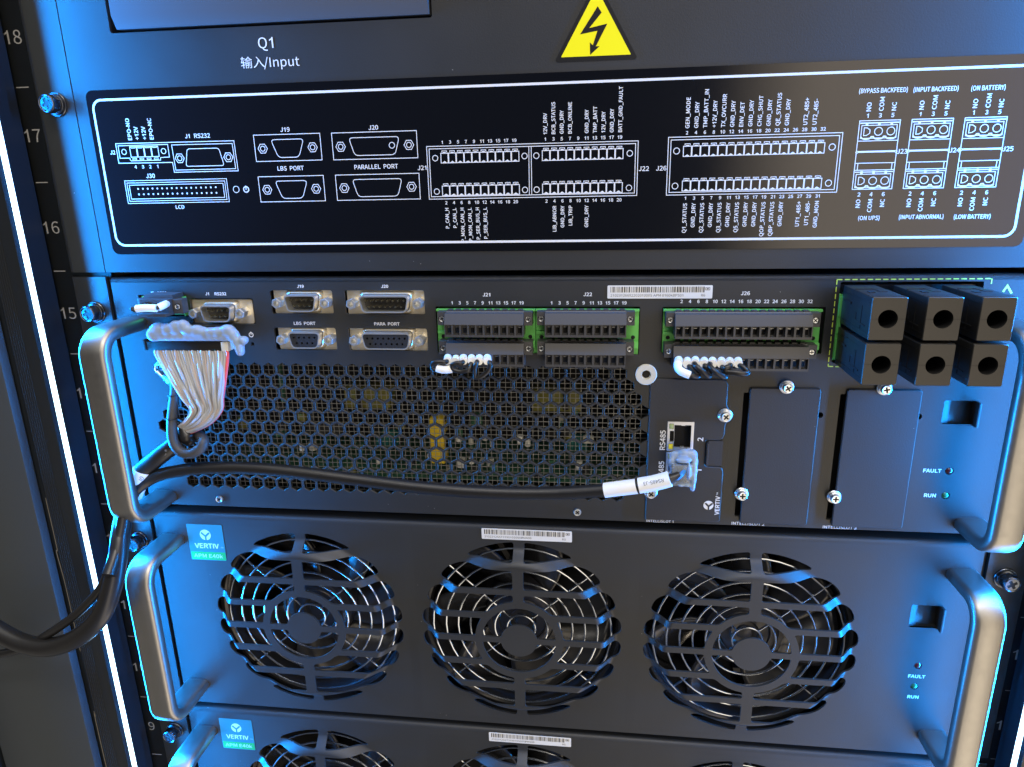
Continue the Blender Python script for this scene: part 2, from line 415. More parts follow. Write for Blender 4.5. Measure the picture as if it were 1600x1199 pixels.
# ------------------------------------------------------------------ the cabinet around the modules
cab = thing('equipment_cabinet', (0, 60, -400), 'dark equipment cabinet frame with numbered mounting rails either side of the stacked modules', 'cabinet')
ZB, ZT = -440, 190
for sx in (-1, 1):
    mb = MB(); x0, x1 = sorted((sx*221.5, sx*268))
    mb.box(x0, x1, 2, 4.5, ZB, ZT, 'rail'); mb.build('mounting_rail', cab)
    mk = MB(); cxm = -250.1 if sx < 0 else 248
    for k in range(-9, 5):
        z = k*44.45; mk.fill(cxm-3.3, cxm+3.3, z-.25, z+.25, 1.9, 'inkdim')
        mk.text(str(15+k), cxm+(.2 if sx < 0 else .4), z-22.2, 6.0, 1.9, 'inkdim')
    mk.build('rail_numbering', cab)
    # post with the light strip on its inner corner
    g = 0 if sx < 0 else -4
    pf = [(-250.3, -15.6), (-253, -2), (-253, 0), (-266, 0), (-266, 6), (-330, 6), (-330, -19), (-268.2, -19), (-268.2, -12), (-266.8, -12), (-266.8, -20.2)]
    for k in range(6):
        xx = -266.3+k*1.25; pf += [(xx, -20.2), (xx+.4, -19.6), (xx+.8, -20.2)]
    pf += [(-257.5, -20.2), (-256.2, -20.5), (-252.3, -20.5), (-252.3, -19.9)]
    pf = [((x if sx < 0 else -x-7), y) for x, y in pf]
    mp = MB(); mp.zprism(pf[::-1] if sx < 0 else pf, ZB, ZT, 'post'); mp.build('frame_post', cab)
inner = MB(); inner.box(-268, 268, 190, 192, ZB, ZT, 'inside'); inner.box(-268, -266, 10, 190, ZB, ZT, 'inside'); inner.box(266, 268, 10, 190, ZB, ZT, 'inside')
inner.build('back_panel', cab)
gs = MB()
gp = [(-264.6, z) for z in (-150, -190, -192, -250, -253, -300)]
gs.tube([(-267.6, -19.6, -120), (-267.4, -19.8, -150), (-268.2, -19.9, -153), (-267.4, -19.8, -175), (-267.6, -19.8, -215), (-266.6, -19.8, -219), (-266.8, -19.8, -262), (-267.8, -19.8, -264), (-267.7, -19.8, -330)], .25, 'gasket', 6, 4)
gs.build('edge_gasket', cab)
side = thing('cabinet_door', (-300, -40, -440), 'plain dark grey cabinet door edge running down the far left side', 'door')
sd = MB(); sd.box(-331, -269.5, -26, -20, ZB, ZT, 'door', 1.2); sd.build('door_panel', side)
sd = MB(); sd.box(-348, -332.5, -34, -20, ZB, ZT, 'post', 2); sd.build('door_stile', side)
sd = MB(); sd.box(-420, -350, -26, -20, ZB, ZT, 'door', 1.2); sd.build('outer_panel', side)

for sx in (-1, 1):
    o = thing('led_strip', (sx*251, -18, ZB), 'glowing blue-white light strip along the cabinet post on the %s side' % ('left' if sx < 0 else 'right'), 'light strip')
    g = 0 if sx < 0 else 7
    A = (-252.6, -19.4); B = (-250.1, -16.2)
    prof = [A, (-251.15, -18.4+-.15), (-250.7, -17.7), B, (-251.2, -15.9), (-253, -19.2)]
    prof = [A, (-251.65, -18.4), (-250.75, -17.25), B, (-251.3, -16.3), (-252.9, -18.6)]
    mb = MB(); pp = [((x if sx < 0 else -x-g), y) for x, y in prof]; mb.zprism(pp[::-1] if sx < 0 else pp, ZB, ZT, 'blueled'); mb.build('diffuser', o)

# ------------------------------------------------------------------ handle: a flat satin bar bent to a U
def handle_mesh(cx, zt, zb, yf=-28.2, half=7.3, th=3.6, rad=11):
    mb = MB(); path = []
    def arc(cy, cz, a0, a1):
        for k in range(9):
            a = math.radians(a0+(a1-a0)*k/8); path.append((cy+rad*math.cos(a), cz+rad*math.sin(a)))
    path.append((0.2, zt)); path.append((yf*.35, zt)); arc(yf+rad, zt-rad, 90, 180); arc(yf+rad, zb+rad, 180, 270); path.append((yf*.35, zb)); path.append((0.2, zb))
    sec = []
    for k in range(20):
        a = 2*PI*k/20; c, s_ = math.cos(a), math.sin(a)
        sec.append((half*math.copysign(abs(c)**.42, c), th*math.copysign(abs(s_)**.75, s_)))
    n = len(sec); vs = []; fs = []
    for i, (y, z) in enumerate(path):
        a = Vector(path[min(i+1, len(path)-1)])-Vector(path[max(i-1, 0)]); a.normalize(); nx = Vector((a.y, -a.x))
        for (sx_, sn) in sec: vs.append((cx+sx_, y+nx.x*sn, z+nx.y*sn))
    for i in range(len(path)-1):
        for k in range(n): fs.append((i*n+k, i*n+(k+1) % n, (i+1)*n+(k+1) % n, (i+1)*n+k))
    fs.append(tuple(range(n))); fs.append(tuple(range((len(path)-1)*n, len(path)*n)))
    mb.add(vs, fs, 'handle', True); return mb

def latch(mb, x0, x1, z0, z1):
    """pressed pocket with a finger tab at its right end"""
    d = 4.2; r_ = .01
    mb.add([(x0, .6, z0), (x1-1, d, z0), (x1-1, d, z1), (x0, .6, z1)], [(0, 1, 2, 3)], 'panel')
    mb.add([(x0, 0, z0), (x0, .6, z0), (x1-1, d, z0), (x1-1, 0, z0)], [(0, 1, 2, 3)], 'panel')
    mb.add([(x0, 0, z1), (x0, .6, z1), (x1-1, d, z1), (x1-1, 0, z1)], [(3, 2, 1, 0)], 'panel')
    mb.box(x1-1.2, x1+.1, -3.0, d, z0-.8, z1-.2, 'panel', .45)

def lip(mb, x0, x1, zt, m='panel', rad=2.6):
    """rounded top edge rolling back from the front sheet"""
    pts = [(0, zt-rad)]
    for k in range(7):
        a = math.radians(180-90*k/6); pts.append((rad+rad*math.cos(a), zt-rad+rad*math.sin(a)))
    pts += [(22, zt), (22, zt-1.2), (rad, zt-1.2), (1.2, zt-rad)]
    n = len(pts); vs = [(x0, y, z) for y, z in pts]+[(x1, y, z) for y, z in pts]
    mb.add(vs, [tuple(range(n)), tuple(range(2*n-1, n-1, -1))], m)
    mb.add(vs, [(i, (i+1) % n, (i+1) % n+n, i+n) for i in range(n)], m, True)

def ears(parent, zb, zt, zs, m='panel'):
    for sx in (-1, 1):
        mb = MB(); x0, x1 = sorted((sx*223.6, sx*243))
        out_ = sx*243; inn = sx*223.6
        pf = [(inn, 0.0), (out_-sx*1.6, 0.0), (out_-sx*.5, .5), (out_, 1.6), (inn, 1.6)]
        mb.zprism(pf if sx > 0 else pf[::-1], zb, zt, m); mb.build('mounting_ear', parent)
        ms = MB(); screw(ms, sx*232.5, zs, 0, 4.3, 4.4, 'darkmetal', 5.6, True, .56, .35+sx*.2); ms.build('mounting_screw', parent)

def barcode(parent, x0, x1, z0, z1, t1, t2, seed):
    rnd = random.Random(seed)
    mb = MB(); mb.prism(rrect(x0, x1, z0, z1, .5), -.14, -.01, 'paper'); o = mb.build('serial_label', parent)
    b = MB(); x = x0+1.4
    while x < x1-4.2:
        w = rnd.choice((.22, .22, .4, .6)); b.fill(x, x+w, z0+2.9, z1-.6, -.17, 'bars'); x += w+rnd.choice((.22, .35, .55))
    b.rect(x1-3.2, x1-1.3, z1-2.2, z1-1.1, .22, -.17, 'bars'); b.fill(x1-2.7, x1-1.8, z1-1.9, z1-1.4, -.17, 'bars')
    b.text(t1, x0+1.5, z0+1.5, 1.15, -.17, 'bars', align='L'); b.text(t2, x0+21.5, z0+1.5, 1.15, -.17, 'bars', align='L'); b.text('R6' if seed < 9 else 'R5', x1-4.2, z0+1.5, 1.15, -.17, 'bars')
    b.build('barcode', o)

# ------------------------------------------------------------------ top: input breaker panel with the wiring label
tp = thing('breaker_panel', (0, 0, -.5), 'black panel across the top with the warning triangle and the white-outlined port diagram', 'rack panel')
fp = MB()
fp.plate([(-221.8, -.5), (221.8, -.5), (221.8, 175), (-221.8, 175)], [rrect(-198.3, -45.2, 110.2, 165, 1)], 0, 1.5, 'panel')
for sx in (-1, 1):                          # thin groove, ear, outer roll
    a, b = sorted((sx*222.0, sx*222.9)); fp.box(a, b, .25, 1.5, -.5, 175, 'panel')
    a, b = sorted((sx*223.1, sx*240.6)); fp.box(a, b, 0, 1.5, -.5, 175, 'panel')
    pf = [(sx*240.6, 0), (sx*242, .35), (sx*243.1, 1.3), (sx*243.6, 3), (sx*242, 3), (sx*240.6, 1.5)]
    fp.zprism(pf if sx < 0 else pf[::-1], -.5, 175, 'panel')
fp.box(-221.8, 221.8, 1.5, 20, -.5, .7, 'panel')
fp.build('face_plate', tp)
rb = MB(); rb.box(-205, -38, 16, 17, 100, 180, 'void'); rb.box(-199.5, -198.3, 1.5, 16, 108, 168, 'void'); rb.box(-45.2, -44, 1.5, 16, 108, 168, 'void'); rb.box(-199, -45, 1.5, 16, 109, 110.2, 'void')
rb.build('breaker_recess', tp)
for sx in (-1, 1):
    ms = MB(); screw(ms, sx*232.5, 80.3, 0, 4.3, 4.4, 'darkmetal', 5.7, True, .56, .45); ms.build('mounting_screw', tp)
lt = MB(); lt.text('Q1', -123.1, 103.2, 4.5); lt.text('/Input', -107.9, 95.0, 3.9, align='R'); lt.text('输入', -124.6, 95.2, 3.9, align='R'); lt.build('lettering', tp)
bk = thing('circuit_breaker', (-120, 4, 111.5), 'blue-lit grey breaker body filling the opening at the top left', 'breaker')
b = MB(); b.xprism([(-3.2, 117), (-.5, 111.6), (14, 111.6), (14, 163), (-3.2, 163)], -194.5, -46.4, 'breaker'); b.build('breaker_body', bk)
b = MB(); b.box(-150, -90, -9, -3.3, 140, 158, 'breaker', 1); b.build('toggle', bk)

# warning triangle
tr = MB()
def rtri(cx, zb, hw, ht, rad, n=5):
    P = [Vector((cx-hw, zb)), Vector((cx+hw, zb)), Vector((cx, zb+ht))]; o = []
    for i in range(3):
        p, a, b_ = P[i], P[i-1], P[(i+1) % 3]; d1 = (a-p).normalized(); d2 = (b_-p).normalized(); ang = math.acos(d1.dot(d2)); L = rad/math.tan(ang/2)
        c = p+(d1+d2).normalized()*rad/math.sin(ang/2); s0 = p+d1*L-c; s1 = p+d2*L-c; a0 = math.atan2(s0.y, s0.x); a1 = math.atan2(s1.y, s1.x)
        while a1 < a0: a1 += 2*PI
        if a1-a0 > PI: a1 -= 2*PI
        o += [(c.x+rad*math.cos(a0+(a1-a0)*k/n), c.y+rad*math.sin(a0+(a1-a0)*k/n)) for k in range(n+1)]
    return o
tr.prism(rtri(26.6, 90.0, 18.1, 31.6, .9), -.22, -.01, 'black')
sign = tr.build('warning_sign', tp, label='yellow warning triangle sticker with black lightning bolt')
ty = MB(); ty.prism(rtri(26.55, 91.9, 15.1, 26.3, .2), -.26, -.22, 'yellow'); ty.build('yellow_field', sign)
tb = MB()
bolt = [(27.1, 111.3), (28.8, 108.8), (23.6, 103.0), (31.3, 104.4), (26.5, 95.7), (28.1, 95.7), (24.1, 92.4), (23.9, 97.4), (25.2, 96.2), (27.1, 101.8), (19.7, 100.7)]
tb.plate(bolt, [], -.30, -.27, 'black'); tb.build('lightning_bolt', sign)

# wiring label
lb = MB(); lb.prism(rrect(-216.3, 212.2, 8.6, 86.0, 3.4), -.28, -.01, 'film')
film = lb.build('wiring_label', tp)
YL = -.32
ln = MB(); ln.line(rrect(-213.4, 208.0, 13.0, 81.6, 4.5, 8), 1.05, YL, 'ink', True); ln.build('border_line', film)
d = MB(); t = MB(); VR = PI/2
def D_T(x, z, s_, h=1.9, rot=0, align='C', xs=1.0, bold=.05, width=None): t.text(s_, x, z, h, YL, 'ink', rot, align, xs, bold, width)
def nut(x, z, r1=2.3, r2=1.15): d.circ(x, z, r1, .32, YL, n=6, rot=0); d.circ(x, z, r2, .32, YL)
def dshape(x0, x1, z0, z1, sl=2.6, rad=1.6, up=True):
    """rounded D outline, wide side up"""
    P = [Vector((x0, z1)), Vector((x1, z1)), Vector((x1-sl, z0)), Vector((x0+sl, z0))]
    if not up: P = [Vector((x0+sl, z1)), Vector((x1-sl, z1)), Vector((x1, z0)), Vector((x0, z0))]
    o = []
    for i in range(4):
        p = P[i]; a = P[i-1]; c = P[(i+1) % 4]; d1 = (a-p).normalized(); d2 = (c-p).normalized()
        for k in range(5):
            w = k/4; q0 = p+d1*rad; q2 = p+d2*rad; o.append(tuple((1-w)**2*q0+2*w*(1-w)*p+w*w*q2))
    return o
# J2 / J1
d.line([(-204.9, 61.7), (-144.1, 61.5), (-143.8, 47.8), (-176.6, 47.8), (-176.8, 52.4), (-204.9, 52.6)], .32, YL, closed=True)
d.line([(-203.8, 60.7), (-178.0, 60.7), (-178.0, 54.9), (-182.6, 54.8), (-182.9, 53.6), (-198.3, 53.6), (-198.8, 54.9), (-203.8, 54.9)], .3, YL, closed=True)
d.line([(-176.0, 60.4), (-145.1, 60.3), (-144.9, 48.8), (-175.7, 48.8)], .3, YL, closed=True)
d.circ(-201.2, 57.8, 1.2, .3, YL); d.circ(-180.6, 57.7, 1.2, .3, YL)
def cell(x, z0, z1, w, top=True):
    d.rect(x-w/2+.15, x+w/2-.15, z0, z1, .34, YL); d.line([(x-w*.2, z0+.1), (x, z0+.55), (x+w*.2, z0+.1)], .5, YL)
    d.line([(x-w*.30, z1+.35), (x-w*.30, z1+1.0), (x+w*.30, z1+1.0), (x+w*.30, z1+.35)], .28, YL); d.fill(x-w*.18, x+w*.18, z1, z1+.5, YL)
for k in range(4):
    x = -196.2+k*3.75; d.rect(x-1.7, x+1.7, 55.3, 60.1, .3, YL); d.line([(x-1.6, 60.2), (x-.9, 59.5), (x+.9, 59.5), (x+1.6, 60.2)], .3, YL); d.rect(x-1.0, x+1.0, 54.0, 54.7, .25, YL)
    D_T(x-.2+.1*k, 50.7, '4321'[k], 1.5)
for x, z0, s_ in ((-196.9, 63.2, 'EPO-NO'), (-193.2, 63.2, '+12V'), (-189.3, 63.2, '+12V'), (-185.6, 63.2, 'EPO-NC')): D_T(x, z0, s_, 1.9, VR, 'L', .93)
D_T(-207.2, 57.7, 'J2', 1.7); D_T(-167.3, 64.2, 'J1', 1.8); D_T(-159.8, 64.2, 'RS232', 1.9); D_T(-189.4, 46.4, 'J30', 1.9)
nut(-172.8, 54.2); nut(-147.9, 54.1); d.line(dshape(-168.4, -152.2, 50.4, 58.4, -1.7, 1.3), .32, YL, closed=True)
for o_ in (0, 1.05, 2.1): d.rect(-203.5+o_, -150.3-o_, 33.5+o_, 44.3-o_, .28, YL)
for k in range(17):
    for zz in (37.8, 40.4): d.disc(-197.0+k*2.54, zz, .42, YL)
d.circ(-146, 39.2, 1.5, .3, YL); d.circ(-140.9, 39.1, 1.3, .5, YL); d.fill(-141.1, -140.7, 38.9, 40.8, YL); D_T(-176.4, 31.4, 'LCD', 1.7)
# J19, J20
for (x0, x1, z0, z1, a0, a1) in ((-134, -101.3, 51.8, 63.7, 0, 0), (-134.1, -101.5, 33.1, 44.8, 0, 0)):
    d.rect(x0, x1, z0, z1, .32, YL); zc = (z0+z1)/2-.2; nut(x0+3.9, zc); nut(x1-4.1, zc); d.line(dshape(x0+8.3, x1-8.2, zc-4.2, zc+3.9, 3, 1.8), .32, YL, closed=True)
for (x0, x1, z0, z1) in ((-95.6, -55.0, 51.7, 63.6), (-95.5, -54.9, 33.2, 44.8)):
    d.rect(x0, x1, z0, z1, .32, YL); zc = (z0+z1)/2-.2; nut(x0+3.9, zc); nut(x1-3.9, zc); d.line(dshape(x0+8.1, x1-8.3, zc-4.1, zc+3.8, 2.4, 1.8), .32, YL, closed=True)
d.circ(-67.0, 57.5, 1.3, .32, YL)
D_T(-118.1, 65.8, 'J19', 1.9); D_T(-117.3, 48.4, 'LBS  PORT', 1.9, xs=.95); D_T(-75.3, 65.5, 'J20', 1.9); D_T(-75.3, 48.2, 'PARALLEL  PORT', 1.9, xs=.95)
# J21, J22
for o_ in (0, 1.1): d.rect(-50.6+o_, 45.8-o_, 33.0+o_, 56.5-o_, .32, YL)
d.line([(-3.2, 34.1), (-3.2, 55.4)], .3, YL); d.line([(-2.1, 34.1), (-2.1, 55.4)], .3, YL)
for x in (-46.8, -5.2, .2, 42.2):
    d.circ(x, 51.3, 1.25, .32, YL); d.circ(x, 36.4, 1.25, .32, YL)
for k in range(10):
    for x in (-42.4+k*3.66, 4.6+k*3.66):
        cell(x, 49.1, 53.4, 3.66); cell(x, 34.5, 38.8, 3.66)
    D_T(-43.2+k*3.71, 58.2, str(2*k+1), 1.35); D_T(4.3+k*3.71, 58.3, str(2*k+1), 1.35)
    D_T(-42.5+k*3.65, 31.2, str(2*k+2), 1.35); D_T(4.7+k*3.69, 31.2, str(2*k+2), 1.35)
for k, s_ in enumerate(('12V_DRV', 'BCB_STATUS', 'GND_DRY', 'BCB_ONLINE', '', 'GND_DRY', 'TMP_BATT', '12V_DRY', 'GND_DRY', 'BATT_GND_FAULT')):
    if s_: D_T(4.3+k*3.71, 60.4, s_, 1.6, VR, 'L', .9)
for k, s_ in enumerate(('', 'LIB_ABNOR', 'GND_DRY', 'LIB_TRIP', '', 'GND_DRY')):
    if s_: D_T(4.7+k*3.69, 29.0, s_, 1.6, VR, 'R', .9)
for k, s_ in enumerate(('P_CAN_H', 'P_CAN_L', 'P_MON_CAN_H', 'P_MON_CAN_L', 'P_SER_BUS_H', 'P_SER_BUS_L')): D_T(-42.4+k*3.65, 28.8, s_, 1.6, VR, 'R', .9)
D_T(-53.3, 47.2, 'J21', 1.9); D_T(48.6, 44.6, 'J22', 1.9); D_T(56.3, 44.6, 'J26', 1.9)
# J26
for o_ in (0, 1.15): d.rect(59.0+o_, 132.5-o_, 32.9+o_, 57.6-o_, .32, YL)
for x in (62.7, 128.7): d.circ(x, 51.8, 1.3, .32, YL); d.circ(x, 36.8, 1.3, .32, YL)
for k in range(16):
    x = 67.4+k*3.76; cell(x, 49.4, 53.7, 3.76); cell(x+.2, 34.6, 38.9, 3.76); D_T(66.9+k*3.82, 59.3, str(2*k+2), 1.35); D_T(67.5+k*3.81, 31.4, str(2*k+1), 1.35)
for k, s_ in enumerate(('GEN_MODE', 'GND_DRY', 'TMP_BATT_IN', '+12V_DRY', 'TX_OVCURR', 'GND_DRY', 'ENV_DET', 'GND_DRY', 'CHG_SHUT', 'GND_DRY', 'QE_STATUS', 'GND_DRY', '', 'UT2_485+', 'UT2_485-', '')):
    if s_: D_T(66.9+k*3.82, 61.2, s_, 1.65, VR, 'L', .95)
for k, s_ in enumerate(('Q1_STATUS', 'GND_DRY', 'Q2_STATUS', 'GND_DRY', 'Q3_STATUS', 'GND_DRY', 'Q5_STATUS', 'GND_DRY', 'GND_DRY', 'QOP_STATUS', 'QBP_STATUS', 'GND_DRY', '', 'UT1_485+', 'UT1_485-', 'GND_MON')):
    if s_: D_T(67.5+k*3.81, 29.2, s_, 1.65, VR, 'R', .95)
# J23 J24 J25
for i, (x0, jn) in enumerate(((138.9, 'J23'), (160.0, 'J24'), (181.0, 'J25'))):
    x1 = x0+16.4
    d.rect(x0, x1, 33.9, 62.1, .32, YL); d.rect(x0+1.1, x1-1.0, 55.0, 60.2, .3, YL); d.fill(x0+.3, x1-.3, 60.9, 61.4, YL)
    for xx in (x0+3.1, x0+8.1, x0+13.1): d.fill(xx-.5, xx+.5, 60.3, 61.4, YL)
    for zc in (57.7, 37.4):
        d.line([(x0+2.2, zc+1.6), (x0+2.2, zc-1.6), (x0+3.4, zc-1.5), (x0+4.6, zc-.7), (x0+4.6, zc+.7), (x0+3.4, zc+1.5)], .3, YL, closed=True)
        d.circ(x0+8.1, zc, 1.6, .3, YL); d.circ(x0+13.1, zc, 1.6, .3, YL)
        sc = []
        for k in range(3):
            for j in range(7):
                a = PI+PI*j/6; sc.append((x0+3.3+k*5+2.1*math.cos(a), zc-2.1+1.0*math.sin(a)))
        d.line(sc, .55, YL)
    d.line([(x0, 53.9), (x1, 53.9)], .3, YL); d.line([(x0+.6, 49.5), (x1-.6, 49.5)], .7, YL); d.circ(x0+.2, 49.4, .45, .25, YL, n=10); d.circ(x1-.2, 49.4, .45, .25, YL, n=10)
    d.line([(x0, 44.8), (x1, 44.8)], .3, YL); d.line([(x0, 41.9), (x1, 41.9)], .3, YL); d.fill(x0+.3, x1-.3, 40.9, 41.3, YL)
    d.line([(x0+1.2, 41.9), (x0+1.2, 44.8)], .3, YL); d.line([(x1-1.2, 41.9), (x1-1.2, 44.8)], .3, YL)
    for xx in (x0+3.1, x0+8.1, x0+13.1): d.fill(xx-.5, xx+.5, 40.2, 41.5, YL)
    d.rect(x0+1.0, x1-1.1, 34.6, 40.2, .3, YL)
    for k, s_ in enumerate(('NO', 'COM', 'NC')):
        xx = x0+3.0+k*5.05; D_T(xx, 64.1, '135'[k], 1.6); D_T(xx+.1, 65.9, s_, 1.75, VR, 'L'); D_T(xx+.1, 31.7, '246'[k], 1.6); D_T(xx+.1, 29.6, s_, 1.75, VR, 'R')
    D_T(x1+2.3, 49.3, jn, 1.8)
D_T(147.0, 74.0, '(BYPASS BACKFEED)', 1.75, width=19.4); D_T(167.8, 73.8, '(INPUT BACKFEED)', 1.75, width=17.6); D_T(188.2, 73.6, '(ON BATTERY)', 1.75, width=13.2)
D_T(147.3, 21.6, '(ON UPS)', 1.75, width=8.9); D_T(169.0, 21.8, '(INPUT ABNORMAL)', 1.75, width=18.3); D_T(189.9, 21.6, '(LOW BATTERY)', 1.75, width=14.8)
d.build('port_diagram', film); t.build('lettering', film)

# ------------------------------------------------------------------ bypass and control module
bp = thing('control_module', (0, 0, -131), 'tall middle module with rows of ports above a honeycomb vent and two satin handles', 'rack module')
holes = []
def hexa(cx, cz, R=3.86): return [(cx+R*math.cos(PI/6+k*PI/3), cz+R*math.sin(PI/6+k*PI/3)) for k in range(6)]
PX, PZ = 7.53, 6.5; HC = []
last = {0: 40.1, 1: 43.9, 2: 47.6, 3: 51.4, 4: 47.6, 5: 51.4, 6: 47.6, 7: 51.4, 8: 47.6, 9: 43.9, 10: 40.1}
first = {0: -163, 1: -190, 2: -194, 3: -198, 4: -201.5, 5: -205.5, 6: -201.5, 7: -198, 8: -198, 9: -190, 10: -194.2}
for rw in range(11):
    x = last[rw]
    while x > first[rw]-.8:
        holes.append(hexa(x, -51.4-PZ*rw)); HC.append((x, -51.4-PZ*rw)); x -= PX
cuts = [rrect(-207, -180.5, -23.5, -12.2, .8), rrect(-178.9, -144.7, -27.4, -14.1, 1), rrect(-135.3, -102.7, -21.9, -10.0, 1), rrect(-135.4, -102.6, -40.7, -29.1, 1),
        rrect(-96.4, -55.7, -22.1, -10.1, 1), rrect(-96.0, -55.3, -40.8, -29.2, 1), rrect(-50.4, 49.0, -41.5, -18.1, .6), rrect(59.4, 133.4, -40.5, -18.2, .6),
        rrect(138.6, 199.5, -44.8, -6.6, .6), rrect(99.6, 131.5, -126, -60, .6), rrect(144.2, 177, -126, -60, .6), rrect(58.5, 82, -113, -72, .6),
        rrect(191.0, 205.0, -74.0, -62.4, .8), circle(198.2, -98, 1.9), circle(198.4, -110.9, 1.9), circle(135.9, -70.8, 1.5), circle(180.6, -70.6, 1.5), circle(-147.9, -37.7, .9)]
fp = MB(); fp.plate([(-221, -131), (221, -131), (221, -5.9), (-221, -5.9)], holes+cuts, 0, 1.6, 'panel')
for hx_, hz_ in HC:
    a_, b2 = hexa(hx_, hz_), hexa(hx_, hz_, 3.60)
    fp.add([(x, .0, z) for x, z in a_]+[(x, .30, z) for x, z in b2]+[(x, 1.6, z) for x, z in b2], [(i+j*6, (i+1) % 6+j*6, (i+1) % 6+(j+1)*6, i+(j+1)*6) for j in range(2) for i in range(6)], 'panel'); lip(fp, -221, 221, -3.3)
fp.box(-221, 221, 1.3, 20, -131, -130, 'panel'); fp.box(-221, -219.8, 1.3, 60, -130, -6, 'panel'); fp.box(219.8, 221, 1.3, 60, -130, -6, 'panel')
fp.build('face_plate', bp)
ears(bp, -131.5, -2.9, -21.2)
lm = MB(); latch(lm, 191.0, 206.0, -74.0, -62.4); lm.build('latch_tab', bp)
handle_mesh(-211.7, -27.2, -125.8, -32.6).build('handle', bp); handle_mesh(211.7, -27.2, -125.8).build('handle', bp)
# interior: screen, dark back, boards and parts seen through the honeycomb
sc_ = MB(); zz = -48
k = 0
while zz > -121:
    sc_.box(-208, 56, 6.0, 6.35, zz-.13, zz+.13, 'meshwire'); zz -= 2.6
xx = -207
while xx < 54:
    sc_.box(xx-.13, xx+.13, 5.6, 5.95, -121, -48, 'meshwire'); xx += 2.75
sc_.build('wire_screen', bp)
bx = MB(); bx.box(-219, 138, 95, 96, -129, -7, 'void'); bx.box(-219, 136, 1.4, 95, -47.2, -46.6, 'void'); bx.box(139, 200, 12, 13, -47, -5, 'void'); bx.box(-219.5, -219.1, 1.4, 95, -129, -7, 'void')
bx.box(-207, -50.5, 12, 13, -46.5, -6, 'void'); bx.box(-50.4, 134, 12, 13, -46.5, -6, 'void'); bx.box(55, 56, 1.4, 95, -129, -47.5, 'void'); bx.box(95, 190, 8, 9, -129, -55, 'void')
bx.build('chassis', bp)
pc = MB(); pc.box(-200, 54, 22, 90, -120.5, -119, 'pcb'); pc.box(-205, 50, 80, 82, -119, -60, 'inside')
brd = pc.build('circuit_board', bp)
def comp(px, py, Y, w, h, dpt, m, nm='component', shape='box'):
    x, y, z = at(px, py, Y); c = MB()
    if shape == 'box': c.box(x-w/2, x+w/2, Y, Y+dpt, z-h/2, z+h/2, m, .6)
    elif shape == 'can':                      # upright electrolytic
        n = 16; vs = [(x+w/2*math.cos(2*PI*k/n), Y+w/2+w/2*math.sin(2*PI*k/n), zz) for zz in (z-h/2, z+h/2) for k in range(n)]
        c.add(vs, [(k, (k+1) % n, (k+1) % n+n, k+n) for k in range(n)], m, True); c.add(vs, [tuple(range(n, 2*n))], 'tin')
    else:                                     # wound coil lying on its side
        for k in range(6): c.tube([(x-w/2+w*k/5, Y+w*.5+h*.5*math.sin(2*PI*j_/16), z+h*.5*math.cos(2*PI*j_/16)) for j_ in range(16)], .9, m, 6, 1, True, spline=False)
    c.build(nm, brd)
comp(683, 690, 12, 7.5, 26, 10, 'tape', 'transformer'); comp(683, 700, 13.5, 9.5, 5, 12, 'insul', 'transformer'); comp(683, 683, 13.5, 9.5, 2.5, 12, 'insul', 'transformer')
comp(573, 622, 26, 26, 12, 12, 'tapedim', 'transformer'); comp(560, 626, 24, 3, 14, 12, 'insul', 'transformer'); comp(870, 627, 26, 26, 12, 12, 'tapedim', 'transformer'); comp(884, 624, 24, 3, 13, 12, 'insul', 'transformer')
comp(602, 690, 22, 9, 9, 10, 'teal', 'coil', 'coil'); comp(902, 697, 22, 9, 9, 10, 'teal', 'coil', 'coil')
comp(437, 590, 22, 2.2, 30, 3, 'pcb', 'daughter_board'); comp(441, 670, 26, 2.2, 26, 4, 'hose', 'heat_sink'); comp(376, 661, 34, 5, 7, 6, 'tapedim', 'capacitor', 'can'); comp(507, 670, 38, 22, 8, 6, 'hose', 'heat_sink')
for px, py, m_ in ((716, 688, 'white'), (735, 690, 'beige'), (757, 686, 'white'), (768, 694, 'beige'), (812, 688, 'white'), (824, 690, 'white'), (470, 700, 'white'), (486, 697, 'beige'), (720, 724, 'white'), (736, 722, 'white'), (752, 724, 'beige'), (766, 722, 'white'), (672, 712, 'white'), (905, 730, 'white'), (590, 722, 'white')):
    comp(px, py+random.uniform(-2, 2), random.uniform(13, 24), random.uniform(2.5, 4.5), random.uniform(2.5, 5.5), 5, m_, 'capacitor', random.choice(('can', 'can', 'box')))
for k in range(44):
    px = random.uniform(420, 940); py = random.uniform(640, 748); comp(px, py, random.uniform(14, 34), random.uniform(1.5, 6), random.uniform(1.5, 7), 4, random.choice(('insul', 'insul', 'hose', 'hose', 'pcb', 'pcb', 'tapedim', 'beige')), 'capacitor', random.choice(('can', 'box')))

